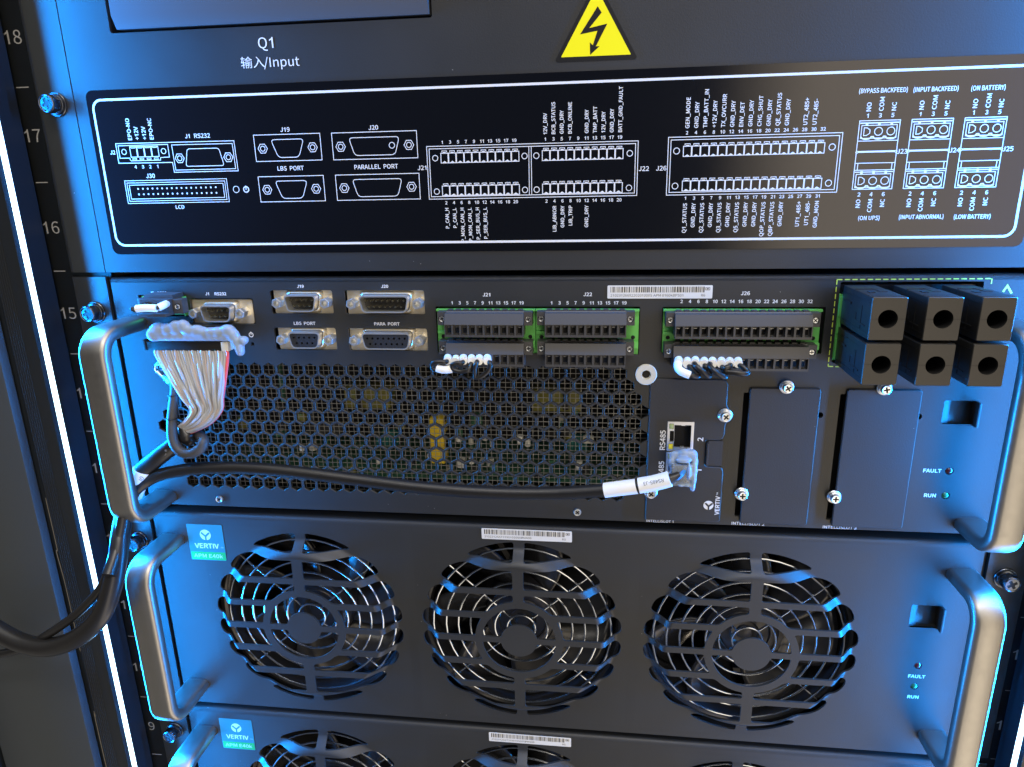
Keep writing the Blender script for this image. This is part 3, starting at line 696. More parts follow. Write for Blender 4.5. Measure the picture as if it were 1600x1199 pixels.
# d-sub ports
def dsub(cx, cz, n, male, name='serial_port', label=None, yf=0):
    """nine or fifteen way port: flange, shell, insert, pins and hex posts"""
    W = {9: 16.9, 15: 25.3}[n]; sp = {9: 12.5, 15: 16.65}[n]; e_ = MPT(name, bp, (cx, 0, cz), label)
    fl = MB(); fl.prism(rrect(cx-sp-4.0, cx+sp+4.0, cz-6.2, cz+6.2, 1), 2.2, 3.0, 'nickel'); 
    # raised skirt around the shell
    def ring(sc, y, mm=0): return [(x, y, z) for x, z in dshape(cx-W/2*sc-mm, cx+W/2*sc+mm, cz-4.2-mm, cz+4.2+mm, 1.6, 2.4)]
    a, b_, c_ = ring(1, 2.2, 1.6), ring(1, .6, .9), ring(1, -.2, .3); nn = len(a); vs = a+b_+c_
    fl.add(vs, [(i+j*nn, (i+1) % nn+j*nn, (i+1) % nn+(j+1)*nn, i+(j+1)*nn) for j in range(2) for i in range(nn)], 'nickel', True)
    fl.build('flange', e_)
    sh = MB(); o_ = dshape(cx-W/2, cx+W/2, cz-4.15, cz+4.15, 1.6, 2.2); i_ = dshape(cx-W/2+.55, cx+W/2-.55, cz-3.6, cz+3.6, 1.5, 2.0); nn = len(o_); yT = -5.2
    vs = [(x, 2.2, z) for x, z in o_]+[(x, yT, z) for x, z in o_]+[(x, yT, z) for x, z in i_]+[(x, 1.5, z) for x, z in i_]
    sh.add(vs, [(i+j*nn, (i+1) % nn+j*nn, (i+1) % nn+(j+1)*nn, i+(j+1)*nn) for j in range(3) for i in range(nn)], 'tin', True); sh.build('shell', e_, sharp=50)
    ins = MB(); pn = MB(); rows = ((n+1)//2, n//2)
    hl = []
    for rI, cnt in enumerate(rows):
        for k in range(cnt):
            x = cx+(k-(cnt-1)/2)*2.74; z = cz+1.42-2.84*rI
            if male: pn.lathe(x, z, [(.5, .6), (.5, -3.6), (.28, -4.1)], 'gold', 8)
            else: hl.append(circle(x, z, .58, 8))
    if male: ins.prism(i_, .6, 1.4, 'insul'); pn.build('pins', e_)
    else: ins.plate(i_, hl, yT+.35, .5, 'insulb'); ins.prism(i_, .5, 1.4, 'void')
    ins.build('insert', e_)
    for sx in (-1, 1):
        h = MB(); x = cx+sx*sp; h.lathe(x, cz, [(2.7, 2.2), (2.7, -4.6), (2.4, -5.0), (1.45, -5.0), (1.35, -4.6), (1.3, -1.0), (.1, -1.0)], 'tin', 6 if sx > 0 else 6, False, .3); h.build('hex_post', e_)
def MPT(name, parent, loc, label=None):
    """an empty used as a part that owns sub-parts"""
    o = bpy.data.objects.new(name, None); o.empty_display_size = .004; COL.objects.link(o); o.parent = parent
    po = org(parent); o.location = tuple((a-b_)*S for a, b_ in zip(loc, po)); ORG[o.name] = loc
    if label: o['label'] = label
    return o
dsub(-162.9, -21.2, 9, True, label='nine pin serial port marked J1 RS232'); dsub(-117.8, -15.9, 9, True, label='nine pin port marked J19'); dsub(-117.6, -34.6, 9, False, label='nine way socket marked LBS PORT')
dsub(-75.1, -16.3, 15, True, label='fifteen pin port marked J20'); dsub(-75.2, -34.8, 15, False, label='fifteen way socket marked PARA PORT')

# green headers
def header(x0, x1, n, xs0, name='terminal_header'):
    hb = MB(); hb.box(x0, x1, .8, 6, -42.0, -19.2, 'green'); hb.box(x0, x1, -1.2, .75, -20.2, -19.2, 'green')
    for x in (x0+2.6, x1-2.6): hb.lathe(x, -33.2, [(1.0, .79), (1.0, .74)], 'void', 14)
    for k in range(n): 
        x = xs0+k*3.81+1.9
        if k < n-1: hb.box(x-1.15, x+1.15, .62, .79, -35.2, -32.0, 'void')
    hb.box(x0+.1, x0+4.2, -.1, .79, -31.6, -30.2, 'green'); hb.box(x1-4.2, x1-.1, -1.4, .79, -38.2, -35.0, 'green')
    return hb.build(name, bp)
header(-49.9, -1.15, 10, -43.3); header(-.85, 48.6, 10, 5.1); header(59.9, 131.8, 16, 65.4)
jb = MB(); jb.box(-205.8, -180.8, .8, 8, -22.6, -12.9, 'green'); jb.box(-181.2, -180.6, -3.0, .7, -22.6, -12.9, 'green'); jb.build('terminal_header', bp)
# the relay terminal base behind the big hoods
rbm = MB(); rbm.box(138.9, 199, 4.5, 8, -43.6, -8.5, 'insul'); rbm.box(138.7, 140.2, .4, 4, -43.4, -12.5, 'green'); rbm.box(138.9, 141.5, -.6, 1.5, -22.5, -13.5, 'green'); rbm.box(138.9, 140.6, -.2, 1.5, -30.4, -22.6, 'green'); rbm.box(138.9, 141.2, -.6, 1.5, -42.6, -33, 'green'); rbm.build('terminal_header', bp)

# printing
pt = MB()
def P_T(x, z, s_, h=1.7, rot=0, al='C', xs=1.05, bold=.07, m='ink'): pt.text(s_, x, z, h, -.06, m, rot, al, xs, bold)
P_T(-199.0, -11.2, 'J2', 1.3); P_T(-193.3, -11.2, 'REPO', 1.3); pt.build('lettering', bp); pt = MB(); P_T(-168.9, -11.7, 'J1', 1.4); pt.build('lettering', bp); pt = MB(); P_T(-161.7, -11.7, 'RS232', 1.4)
P_T(-118.8, -8.0, 'J19', 1.4); P_T(-75.4, -8.1, 'J20', 1.4); P_T(-118.6, -26.8, 'LBS  PORT', 1.5); P_T(-75.6, -26.9, 'PARA  PORT', 1.5)
pt.build('lettering', bp); pt = MB(); P_T(-24.8, -12.3, 'J21', 1.6); P_T(24.1, -12.2, 'J22', 1.6); P_T(96.9, -11.8, 'J26', 1.6)
for k in range(10): P_T(-42.0+k*3.81, -16.3, str(2*k+1), 1.5, xs=.95); P_T(6.8+k*3.85, -16.3, str(2*k+1), 1.5, xs=.95)
for k in range(16): P_T(68.1+k*3.86, -15.6, str(2*k+2), 1.5, xs=.95)
pt.build('lettering', bp); pt = MB(); pt.circ(-148, -32.9, 1.1, .4, -.06); pt.fill(-148.2, -147.8, -32.9, -31.3, -.06)
pt.build('lettering', bp); pt = MB(); P_T(190.5, -98.0, 'FAULT', 1.75); pt.build('lettering', bp); pt = MB(); P_T(191.2, -111.0, 'RUN', 1.75); pt.build('lettering', bp); pt = MB()
P_T(106.6, -129.9, 'INTELLISLOT 2', 1.5, bold=.04); P_T(151.2, -130.1, 'INTELLISLOT 3', 1.5, bold=.04); P_T(62.5, -130.3, 'INTELLISLOT 1', 1.3, bold=.04)
def dash(xa, za, xb, zb):
    L = math.hypot(xb-xa, zb-za); k = 0
    while k < L-.3:
        e2 = min(k+2.3, L); pt.line([(xa+(xb-xa)*k/L, za+(zb-za)*k/L), (xa+(xb-xa)*e2/L, za+(zb-za)*e2/L)], .45, -.06, 'inkyel'); k += 3.3
pt.build('lettering', bp); pt = MB(); dash(136.9, -5.6, 202.4, -5.4); dash(202.4, -5.4, 202.5, -8.4); dash(136.9, -5.6, 137.1, -46.4); dash(137.1, -46.4, 142, -46.6)
pt.build('dashed_outline', bp); pt = MB(); pt.line([(207.9, -11.3), (209.3, -8.6), (211.6, -12.0)], .9, -.06, 'inkyel')
pt.build('arrow_mark', bp)
barcode(bp, 33.4, 82.0, -14.2, -8.0, '2102312669220201000S', 'APM 0160kBPS01', 3)
# small screws, standoff, lamps
for x, z in ((-178.9, -126.6), (19.9, -126.7)):
    m_ = MB(); screw(m_, x, z, 0, 2.0, .9, 'zinc', 0, False, .6, .7); m_.build('cover_screw', bp)
so = MB(); so.lathe(52.8, -51.4, [(5.2, 0), (5.2, -1.0), (4.9, -1.3), (2.4, -1.3), (2.1, -.8), (1.9, .0), (.1, .1)], 'beige', 32); so.lathe(52.8, -51.4, [(1.75, -.2), (1.75, -.25)], 'void', 20)
so.build('standoff', bp)
for z, mm, lb_ in ((-98, 'ledred', 'unlit fault lamp'), (-110.9, 'ledgreen', 'green run lamp')):
    l_ = MB(); l_.lathe(198.3, z, [(1.6, 3), (1.6, .2), (1.1, -.3), (.3, -.5)], mm, 16); l_.build('status_lamp', bp, label=lb_)
# ground lug
gl = MB(); gx, gy, gz = at(249, 577, -3); gl.lathe(gx, gz, [(3.8, 0), (3.8, -1), (3.4, -1.2)], 'lugm', 24); screw(gl, gx-.3, gz, -1.2, 2.9, 1.6, 'lugm', 0, False, .6, .2)
gl.build('ground_stud', bp)

# ------------------------------------------------------------------ pluggable terminal plugs (lift off)
def tplug(n, xc0, z_top, label, grp='black pluggable terminal strips'):
    """xc0 = centre of first way, z_top = top of body"""
    x0 = xc0-1.905; x1 = xc0+(n-1)*3.81+1.905; yF = -10; o = thing('terminal_plug', ((x0+x1)/2, 0, z_top-11.4), label, 'terminal plug', grp)
    b_ = MB(); mid = z_top-5.3; zb = z_top-11.4
    # roof and sloping shoulder, then a plain band, then the row of wire entries
    b_.xprism([(yF+2.0, z_top-.3), (yF, mid), (yF+1.2, mid-.05), (yF+1.2, mid-.5), (.6, mid-.5), (.6, z_top+.4), (yF+5.2, z_top+.4), (yF+4.8, z_top-.1)], x0, x1, 'plug')
    hl = [[(x0+k*3.81+.45, zb+1.1), (x0+k*3.81+3.36, zb+1.1), (x0+k*3.81+3.36, mid-.3), (x0+k*3.81+.45, mid-.3)] for k in range(n)]
    b_.plate([(x0, zb), (x1, zb), (x1, mid-.02), (x0, mid-.02)], hl, yF+.1, yF+2.4, 'plug')
    for k in range(n):
        c = x0+k*3.81+1.905
        b_.plate([(c-1.6, zb+.9), (c+1.6, zb+.9), (c+1.6, mid-.25), (c-1.6, mid-.25)], [[(c-1.0, zb+1.6), (c+1.0, zb+1.6), (c+1.0, mid-1.5), (c-1.0, mid-1.5)]], yF+2.4, yF+3.2, 'plug')
        b_.box(c-1.1, c+1.1, yF+3.9, yF+4.4, zb+1.3, mid-1.3, 'void')
        b_.box(c-.8, c+.6, yF+3.0, yF+3.8, mid-1.75, mid-1.5, 'tin')
        b_.lathe(c, 0, [(.01, 0), (.01, 0)], 'plug', 3) if False else None
        b_.box(c-1.2, c+1.2, yF+5.3, yF+8.5, z_top+.4, z_top+1.0, 'plug')
    b_.box(x0, x1, yF+4.4, .6, zb, mid-.5, 'plug')
    b_.build('plug_body', o)
    for sx, xa in ((-1, x0), (1, x1)):
        xA, xB = sorted((xa+sx*.05, xa+sx*4.0)); w = MB()
        w.plate([(xA, z_top-6.3), (xB, z_top-6.3), (xB, z_top+.2), (xA, z_top+.2)], [circle((xA+xB)/2, z_top-3.3, 1.55, 16)], -6.2, -4.8, 'plug'); w.box(xA, xB, -4.8, .6, z_top-6.3, z_top+.2, 'plug')
        w.build('flange', o)
        s_ = MB(); screw(s_, (xA+xB)/2, z_top-3.3, -4.8, 1.4, .9, 'zinc', 0, False, .7, random.random()); s_.build('clamp_screw', o)
    return o
tplug(10, -42.3, -19.9, 'black terminal plug in the upper row under J21, no wires')
tplug(10, -42.3, -34.4, 'black terminal plug in the lower row under J21, white sleeved wires on its left half')
tplug(10, 6.1, -19.7, 'black terminal plug in the upper row under J22, no wires')
tplug(10, 6.1, -34.2, 'black terminal plug in the lower row under J22, no wires')
tplug(16, 66.6, -20.1, 'long black terminal plug in the upper row under J26, no wires')
tplug(16, 66.4, -35.1, 'long black terminal plug in the lower row under J26, eight white sleeves plugged in')

# small plug on J2
o = thing('terminal_plug', (-189, -8, -21), 'small four way terminal plug under REPO above the left handle', 'terminal plug')
b = MB(); x0, x1, zt, zb, yF = -196.9, -181.6, -12.4, -20.4, -14
b.plate([(x0, zb+1.6), (x1, zb+1.6), (x1, zt), (x0, zt)], [[(x0+k*3.81+.5, zb+3.4), (x0+k*3.81+3.3, zb+3.4), (x0+k*3.81+3.3, zt-1.6), (x0+k*3.81+.5, zt-1.6)] for k in range(4)], yF, yF+3, 'plug')
b.box(x0, x1, yF+3, -.5, zb+1.6, zt, 'plug'); b.box(x0-.0, x1, yF-3.5, -.5, zb, zb+1.55, 'plug', .3); b.box(x0, x1, yF+4, -.5, zt+.02, zt+1.8, 'plug')
b.build('plug_body', o)
w = MB(); w.box(x1+.05, x1+5.2, -11, -6.0, -20.0, -12.6, 'plug', .3); w.box(x0-4.6, x0-.05, -9, -1, -20, -12.6, 'plug', .3); w.build('flange', o)
w = MB(); w.lathe(x1+2.6, -16.4, [(1.7, -10.9), (1.7, -11.05)], 'void', 16); screw(w, x1+2.6, -16.4, -11.05, 1.3, .3, 'zinc', 0, False, .7); w.build('clamp_screw', o)
o = thing('jumper_wire', at(232, 482, -20), 'white sleeved jumper looped across the small four way plug under REPO', 'wire')
b = MB(); b.tube([at(233, 474, -12), at(225, 477, -17), at(211, 482, -21), at(206, 482.5, -22), at(212, 486, -22)], 1.0, 'cable', 10); b.tube([at(260, 474, -12), at(256, 477, -17), at(250, 480, -20), at(240, 483, -21)], 1.0, 'cable', 10); b.build('wire', o)
b = MB(); b.tube([at(213.5, 482.5, -21.6), at(229, 481.5, -21.4), at(245, 482, -20.8)], 1.85, 'sleeve', 14); b.tube([at(247, 481, -20.3), at(255, 477.5, -18), at(260, 475, -14)], 1.75, 'sleeve', 14); b.build('sleeve', o)
b = MB(); b.line([(0, 0), (1, 0)], .2, 0) if False else None

# jumper wires under J21 and J26
def T_(x, y, Y): return at(670+x/8.883, 470+y/8.883, Y)
def V_(x, y, Y): return at(1030+x/8.883, 470+y/8.883, Y)
def jumper(F, a, b_, path, label, grp, extra=None, rw=1.15):
    o = thing('jumper_wire', F(*path[len(path)//2]), label, 'wire', grp)
    w = MB(); w.tube([F(*q) for q in path], rw, 'cable', 12, 8); w.build('wire', o)
    for (x, y, dx) in (a, b_):
        s_ = MB(); s_.tube([F(x-dx*.4, y-32, -9.0), F(x, y, -14), F(x+dx*.4, y+18, -17)], 1.95, 'sleeve', 16); s_.build('sleeve', o)
    if extra:
        s_ = MB(); s_.tube([F(*q) for q in extra], 1.9, 'sleeve', 16, 6); s_.build('sleeve', o)
g1 = 'jumper wires under J21'; g2 = 'jumper wires under J26'
jumper(T_, (262, 820, -12), (372, 830, -25), [(262, 800, -12), (240, 850, -18), (150, 850, -19), (60, 865, -19), (48, 920, -18), (95, 970, -18), (200, 975, -18), (300, 965, -17), (350, 900, -16), (375, 840, -14)], 'leftmost jumper under J21 with a curved white sleeve hanging over the honeycomb', g1, [(115, 935, -18.5), (200, 958, -18.8), (325, 950, -18)])
jumper(T_, (482, 820, 0), (595, 822, 0), [(480, 810, -12), (465, 860, -18), (380, 870, -19), (325, 900, -19), (345, 960, -19), (450, 985, -19), (555, 955, -19), (585, 880, -17), (590, 830, -13)], 'black looped jumper in the middle of the three under J21', g1)
jumper(T_, (700, 822, -10), (812, 820, 0), [(695, 810, -12), (665, 860, -18), (640, 950, -19), (645, 1060, -18), (700, 1065, -18), (790, 1010, -18), (850, 930, -18), (845, 860, -17), (815, 815, -12)], 'rightmost jumper under J21, a deep black loop hanging lowest', g1)
jumper(V_, (268, 850, -4), (388, 862, 0), [(300, 940, -20), (400, 1020, -21), (480, 1045, -21), (545, 1050, -20), (500, 990, -19), (420, 915, -17), (390, 870, -13)], 'first jumper under J26 with the long bent white sleeve', g2, [(262, 860, -15), (262, 930, -19), (310, 985, -21), (425, 1035, -21.5)], 1.2)
jumper(V_, (502, 852, 4), (622, 862, 0), [(490, 850, -13), (500, 900, -19), (590, 975, -21), (690, 1048, -20), (690, 980, -18), (640, 910, -17), (622, 860, -13)], 'second black jumper from the left under J26', g2, None, 1.35)
jumper(V_, (740, 860, 6), (862, 862, 0), [(735, 850, -13), (700, 900, -18), (760, 975, -21), (840, 1030, -21), (915, 1058, -20), (905, 1000, -18), (880, 930, -17), (865, 860, -13)], 'third black jumper from the left under J26', g2, None, 1.35)
jumper(V_, (978, 864, 4), (1095, 862, 14), [(970, 860, -13), (985, 910, -18), (920, 940, -19), (940, 985, -19), (1060, 1000, -20), (1170, 1015, -20), (1225, 1000, -19), (1180, 940, -18), (1110, 890, -16), (1090, 860, -12)], 'rightmost jumper under J26 looping back to the left', g2, None, 1.3)

# ------------------------------------------------------------------ six black relay plug hoods
def hood(x0, x1, z0, z1, label):
    o = thing('relay_plug', ((x0+x1)/2, 0, z0), label, 'plug', 'black relay plugs in the dashed outline'); yF = -36; cx = (x0+x1)/2; cz = (z0+z1)/2
    b_ = MB(); zs = .25
    b_.plate(rrect(x0+.25, x1-.25, z0+.25, z1-.25, .5, 3), [circle(cx, cz, 3.85, 32)], yF, yF+1.2, 'hood')
    fr = rrect(x0+.25, x1-.25, z0+.25, z1-.25, .5, 3); bk_ = rrect(x0, x1, z0, z1, .6, 3); nn = len(fr)
    b_.add([(x, yF, z) for x, z in fr]+[(x, yF+.35, z) for x, z in bk_]+[(x, -15, z) for x, z in bk_], [(i+j*nn, (i+1) % nn+j*nn, (i+1) % nn+(j+1)*nn, i+(j+1)*nn) for j in range(2) for i in range(nn)], 'hood')
    b_.box(x0+.2, x1-.2, -14.95, -.4, z0+.2, z1-.2, 'hood', .4)
    b_.build('hood_body', o, sharp=30)
    t_ = MB(); t_.lathe(cx, cz, [(3.86, yF+.2), (3.86, yF+14)], 'void', 32, caps=False); t_.lathe(cx, cz, [(3.84, yF+13.8), (.1, yF+13.9)], 'void', 24); 
    t_.v = t_.v; t_.build('cable_entry', o)
    r_ = MB(); 
    for y_, zz0, zz1 in ((-26, z0+3, z1-5), (-20, z0+6, z1-9)): r_.box(x0-.25, x0+.1, y_-.35, y_+.35, zz0, zz1, 'hood')
    r_.box(x0-.35, x0+.1, -31, -21.5, cz-4.2, cz-3.6, 'hood'); r_.box(x0-.35, x0+.1, -13, -4, cz+2.2, cz+3.1, 'hood')
    r_.box(cx-4, cx-1.5, -24, -21, z1-.1, z1+.3, 'void'); r_.box(x0+.4, cx+3, -14.4, -13.8, z1-.1, z1+.25, 'hood')
    r_.box(x0+.2, cx-3.9, yF-.02, yF+.5, cz-.08, cz+.08, 'void'); r_.box(cx+3.9, x1-.2, yF-.02, yF+.5, cz-.08, cz+.08, 'void')
    for zq in (cz-6.2, cz+6.4): r_.box(x0-.12, x0+.1, -34, -3, zq-.12, zq+.12, 'hood')
    r_.box(x0+.3, x1-.3, -34.6, -34.2, z1-.12, z1+.12, 'hood'); r_.box(x0+.3, x1-.3, -30.6, -30.35, z1-.1, z1+.06, 'void'); r_.box(cx+1, cx+4, -22, -12, z1-.1, z1+.18, 'hood')
    r_.build('side_ribs', o)
def open_hood_hole(): pass
hx = ((139.8, 153.7, 'left'), (161.1, 174.8, 'middle'), (181.6, 194.8, 'right'))
for x0, x1, s_ in hx: hood(x0, x1, -25.7, -7.8, 'black square plug hood with a round hole, upper row, %s of three' % s_)
for x0, x1, s_ in hx: hood(x0-.4, x1-.2, -45.0, -27.1, 'black square plug hood with a round hole, lower row, %s of three' % s_)

# ------------------------------------------------------------------ communication card and blank slot covers
cdo = thing('communication_card', (74, 0, -129.4), 'black slot card with RS485 sockets and a white cable plugged in', 'expansion card')
cp = MB()
op = [(54.8, -129.3), (91.3, -129.3), (92.3, -128.4), (92.4, -101), (91.6, -99.3), (90.5, -98.9), (84.2, -98.8), (83.2, -97.8), (83.2, -84.6), (89.3, -84.6), (91.0, -83.6), (91.8, -81.5), (91.9, -76.2), (93.3, -74.2), (94.1, -71.3), (93.3, -68.4), (91.9, -66.3), (91.9, -56), (91.0, -54), (89, -53.4), (55.8, -53.4), (54.9, -54.4)]
cp.cplate(op, [rrect(64.0, 77.0, -107.5, -75.0, .3)], -1.1, -.05, 'plate', .35); cp.box(84.4, 91.5, -.6, -.05, -98.4, -85.1, 'plate'); cp.box(83.3, 84.3, -3.4, -.05, -97.6, -85.6, 'plate', .2); cp.build('card_plate', cdo)
jk = MB()
for zt in (-75.1, -91.2):
    jk.plate(rrect(64.1, 76.9, zt-15.4, zt, .2), [rrect(67.4, 75.6, zt-13.6, zt-1.7, .3), rrect(64.9, 67.2, zt-3.9, zt-1.0, .2), rrect(64.9, 67.2, zt-14.6, zt-11.5, .2), rrect(65.3, 67.5, zt-10.6, zt-4.8, .2)], -1.6, -.2, 'tin')
    jk.box(64.4, 76.6, 4, 5, zt-15, zt-.4, 'void')
    for a in (zt-1.75, zt-13.5): jk.box(70.8, 72.6, -1.5, .6, a-.25, a+.05, 'tin')
jk.build('network_socket', cdo)
for z, mm in ((-77.6, 'lednub'), (-88.2, 'ledyel'), (-93.7, 'lednub')):
    q = MB(); q.box(65.0, 67.1, -1.5, 2, z-1.4, z+1.3, mm, .35); q.build('port_lamp', cdo)
ct = MB()
def CT(x, z, s_, h, xs=1.0): ct.text(s_, x, z, h, -1.18, 'ink', PI/2, 'L', xs, .08)
CT(62.0, -90.2, 'RS485', 2.5, .98); CT(61.9, -106.7, 'RS485', 2.5, .98); CT(80.3, -85.1, '2', 2.6); CT(80.4, -101.4, '1', 2.6)
ct.disc(86.2, -119.8, 2.5, -1.16, 'ink', 24); ct.line([(84.6, -118.6), (86.3, -120.4), (88.2, -118.6)], .9, -1.24, 'plate'); ct.line([(86.3, -120.4), (86.3, -122.6)], .8, -1.24, 'plate'); CT(90.6, -124.9, 'VERTIV', 2.1, .98)
ct.text('TM', 90.2, -114.1, .8, -1.18, 'ink', PI/2, 'L')
ct.build('lettering', cdo)
for x, z, rr in ((91.3, -71.3, 2.9), (57.1, -113.2, 2.9)):
    q = MB(); screw(q, x, z, -1.1, rr*.82, 1.5, 'zinc', 3.5, False, .62, .9); q.build('card_screw', cdo)
for x0, x1, lab, sx1, sx2 in ((102.2, 134.9, 'plain blank slot cover nearer the card, marked INTELLISLOT 2', 118.9, 101.9), (146.7, 180.2, 'plain blank slot cover below the relay plugs, marked INTELLISLOT 3', 162.9, 146.2)):
    o = thing('slot_cover', ((x0+x1)/2, 0, -129.2), lab, 'cover plate', 'blank slot covers')
    q = MB(); q.cplate(rrect(x0, x1, -129.1, -57.2, 1.3), [], -1.5, -.1, 'plate', .4); q.build('cover_plate', o)
    for x, z in ((sx1, -56.4), (sx2, -112.7)):
        q = MB(); screw(q, x, z, -1.1, 2.35, 1.5, 'zinc', 3.4, False, .62, random.random()); q.build('cover_screw', o)

# ------------------------------------------------------------------ ribbon cable, glue, hose loop
rc = thing('ribbon_cable', (-176, -14, -38), 'grey and red multi-wire cable on the black connector below the J1 port', 'cable')
q = MB(); q.box(-197.6, -157.2, -14.2, -2, -38.2, -33.6, 'insul', .3); q.box(-157.1, -153.4, -14.4, -4, -38.3, -33.5, 'beige', .3); q.box(-198.6, -197.0, -14.6, -3, -38.0, -32.6, 'insul', .2); q.box(-193, -156, -9, 0, -33.5, -26.5, 'insul', .3); q.build('connector', rc)
for k in range(26):
    f_ = k/25; xt = 243+f_*111; jit = random.uniform(-1, 1)
    bul = 262+f_*90
    p1 = at(xt, 547, -13.4); p1b = at(xt+2, 557, -14.2-.6*math.sin(k*2.1))
    p2 = at(258+f_*94.5+jit*.8+(6-6*f_), 590, -15-random.random()*3.0); p3 = at(285+f_*65+jit*1.6-abs(f_-.5)*4, 622, -16-random.random()*3.6)
    p4 = at(297+f_*49+jit*1.4, 642, -16-random.random()*4); p5 = at(287+f_*38+jit*1.2, 660+f_*4, -15.5-random.random()*4); p6 = at(279+f_*4, 667+f_*15, -14-random.random()*2.5)
    q = MB(); q.tube([p1, p1b, p2, p3, p4, p5, p6], .78, 'redwire' if k == 25 else ('wire2' if k % 5 == 2 else 'wire'), 8, 6); q.build('wire', rc, label='red edge wire' if k == 25 else None)

def blob(name, balls, m, parent=None, vox=.5):
    mbx = MB()
    for (x, y, z, a, bb, c) in balls:
        n1, n2 = 14, 9; vs = []; fs = []
        for i in range(n2+1):
            ph = PI*i/n2
            for j in range(n1):
                th = 2*PI*j/n1; vs.append((x+a*math.sin(ph)*math.cos(th), y+bb*math.sin(ph)*math.sin(th), z+c*math.cos(ph)))
        for i in range(n2):
            for j in range(n1): fs.append((i*n1+j, (i+1)*n1+j, (i+1)*n1+(j+1) % n1, i*n1+(j+1) % n1))
        mbx.add(vs, fs, m, True)
    o = mbx.build(name, parent)
    rm = o.modifiers.new('r', 'REMESH'); rm.mode = 'VOXEL'; rm.voxel_size = vox*S; rm.use_smooth_shade = True
    s_ = o.modifiers.new('s', 'SMOOTH'); s_.iterations = 14; s_.factor = .5
    return o
gb = []
def gball(px, py, Y, a, c, bb=3): x, y, z = at(px, py, Y); gb.append((x, y, z, a, bb, c))
for px, py, a, c in ((240, 523, 4.0, 3.9), (248, 516, 5.2, 4.2), (262, 515, 4.4, 3.4), (276, 513, 4.6, 4.2), (286, 510, 4.0, 3.6), (296, 517, 4.8, 3.0), (308, 518, 4.8, 3.6), (318, 520, 4.6, 3.2), (330, 519, 4.6, 2.6), (342, 519, 4.6, 2.9), (356, 517, 4.6, 3.4), (364, 524, 3.8, 3.6), (370, 533, 3.0, 3.4), (374, 542, 2.8, 3.6), (376, 550, 2.2, 2.4), (381, 532, 2.6, 2.4)):
    gball(px, py, -14.5, a*.95, c*.95)
for k in range(12): gball(246+k*9.6, 526, -14, 4.2, 2.5, 2.6)
go = thing('hot_glue', at(300, 520, -14), 'lumpy translucent bead of glue lying along the top of the ribbon connector', 'glue')
blob('glue_bead', gb, 'glue', go)

ho = thing('drain_cable', (-186, -14, -60), 'dark sleeved ground lead looping down beside the ribbon wires from a tinned lug', 'cable')
q = MB(); q.tube([at(272, 598, -9), at(273, 612, -12), at(270, 640, -16), at(268.5, 668, -19), at(271, 690, -21), at(281, 705, -22), at(297, 709, -22), at(312, 702, -21), at(318, 690, -19), at(313, 681, -14), at(305, 680, -10)], [2.3, 2.4, 2.6, 2.6, 2.6, 2.6, 2.7, 2.8, 2.8, 2.6, 2.5], 'hose', 16, 8); q.build('sleeving', ho)
q = MB()
for px, py, Y in ((270.6, 617, -13.3), (268.4, 654, -18)):
    p = Vector(at(px, py, Y)); q.tube([p+Vector((0, 0, .2)), p-Vector((0, 0, .2))], 2.75, 'insul', 16, 1, spline=False)
q.build('tie_band', ho)
q = MB(); q.tube([at(258, 588, -5), at(266, 594, -7), at(271, 599, -9)], [1.8, 2.6, 2.7], 'lugm', 12, 4, flat=.7); q.tube([at(250, 580, -3.5), at(259, 589, -5)], [2.6, 2.2], 'lugm', 12, flat=.4); q.build('ring_lug', ho)

mc = thing('multicore_cable', at(240, 715, -16), 'thick black printed cable coming from behind the left handle to the ribbon wires', 'cable')
pA = [at(286, 680, -14), at(270, 696, -16), at(250, 712, -18), at(232, 727, -19), at(222, 736, -20)]
q = MB(); q.tube(pA, [3.9, 4.6, 4.7, 4.7, 4.7], 'cable', 20, 8); q.tube([at(222, 736, -20), at(212, 760, -21), at(200, 785, -22), at(193, 808, -26), at(189, 835, -34), at(184, 872, -41), at(175, 918, -47), at(157, 963, -51), at(122, 996, -53), at(80, 1011, -52), at(38, 1006, -50), at(0, 988, -48), at(-40, 962, -46)], [4.6, 4.6, 4.5, 4.5, 4.6, 4.7, 4.9, 4.9, 4.9, 4.9, 4.9, 4.9, 4.9], 'cable', 20, 8); q.build('jacket', mc)
q = MB(); q.add([at(279, 664, -21), at(273, 693, -20.5), at(308, 686, -17), at(303, 655, -17)], [(0, 1, 2, 3)], 'cable') if False else q.tube([at(283, 664, -15), at(292, 682, -15.5), at(298, 690, -14)], [1.2, 4.3, 3.4], 'cable', 14, 6)
q.build('split_end', mc)
q = MB(); q.tube([at(223.5, 734, -20), at(218, 748, -20.6), at(211, 764, -21.2), at(207, 774, -21.6)], 5.0, 'sleeve', 20, 6); q.build('marker_sleeve', mc)
def on_tube_text(mb, s_, p0, p1, h, m, flip=False, lift=0):
    """letters laid along p0..p1, facing the viewer"""
    a = Vector(p0); b_ = Vector(p1); ex = (b_-a).normalized(); view = (Vector(CAM)-(a+b_)/2).normalized(); ez = view.cross(ex).normalized(); nrm = ex.cross(ez)
    if flip: ex = -ex; ez = -ez
    vs, fs = glyphs(s_); k = h/CAPH; w = max(v[0] for v in vs)*k; mid = (a+b_)/2+view*lift
    mb.add([tuple(mid+ex*(v[0]*k-w/2)+ez*(v[1]*k-h/2)) for v in vs], fs, m)
q = MB(); on_tube_text(q, '8   cRU®', at(236, 724.5, -18.8), at(264, 703, -17), 2.2, 'inkdim', lift=5.0); q.build('lettering', mc)
q = MB(); on_tube_text(q, 'J30', at(214, 758, -21), at(224, 744, -20.6), 2.2, 'bars', lift=5.3); q.build('sleeve_lettering', mc)
sc2 = thing('thin_cable', at(110, 975, -44), 'thinner dark cable joining the thick cable across the lower left post', 'cable')
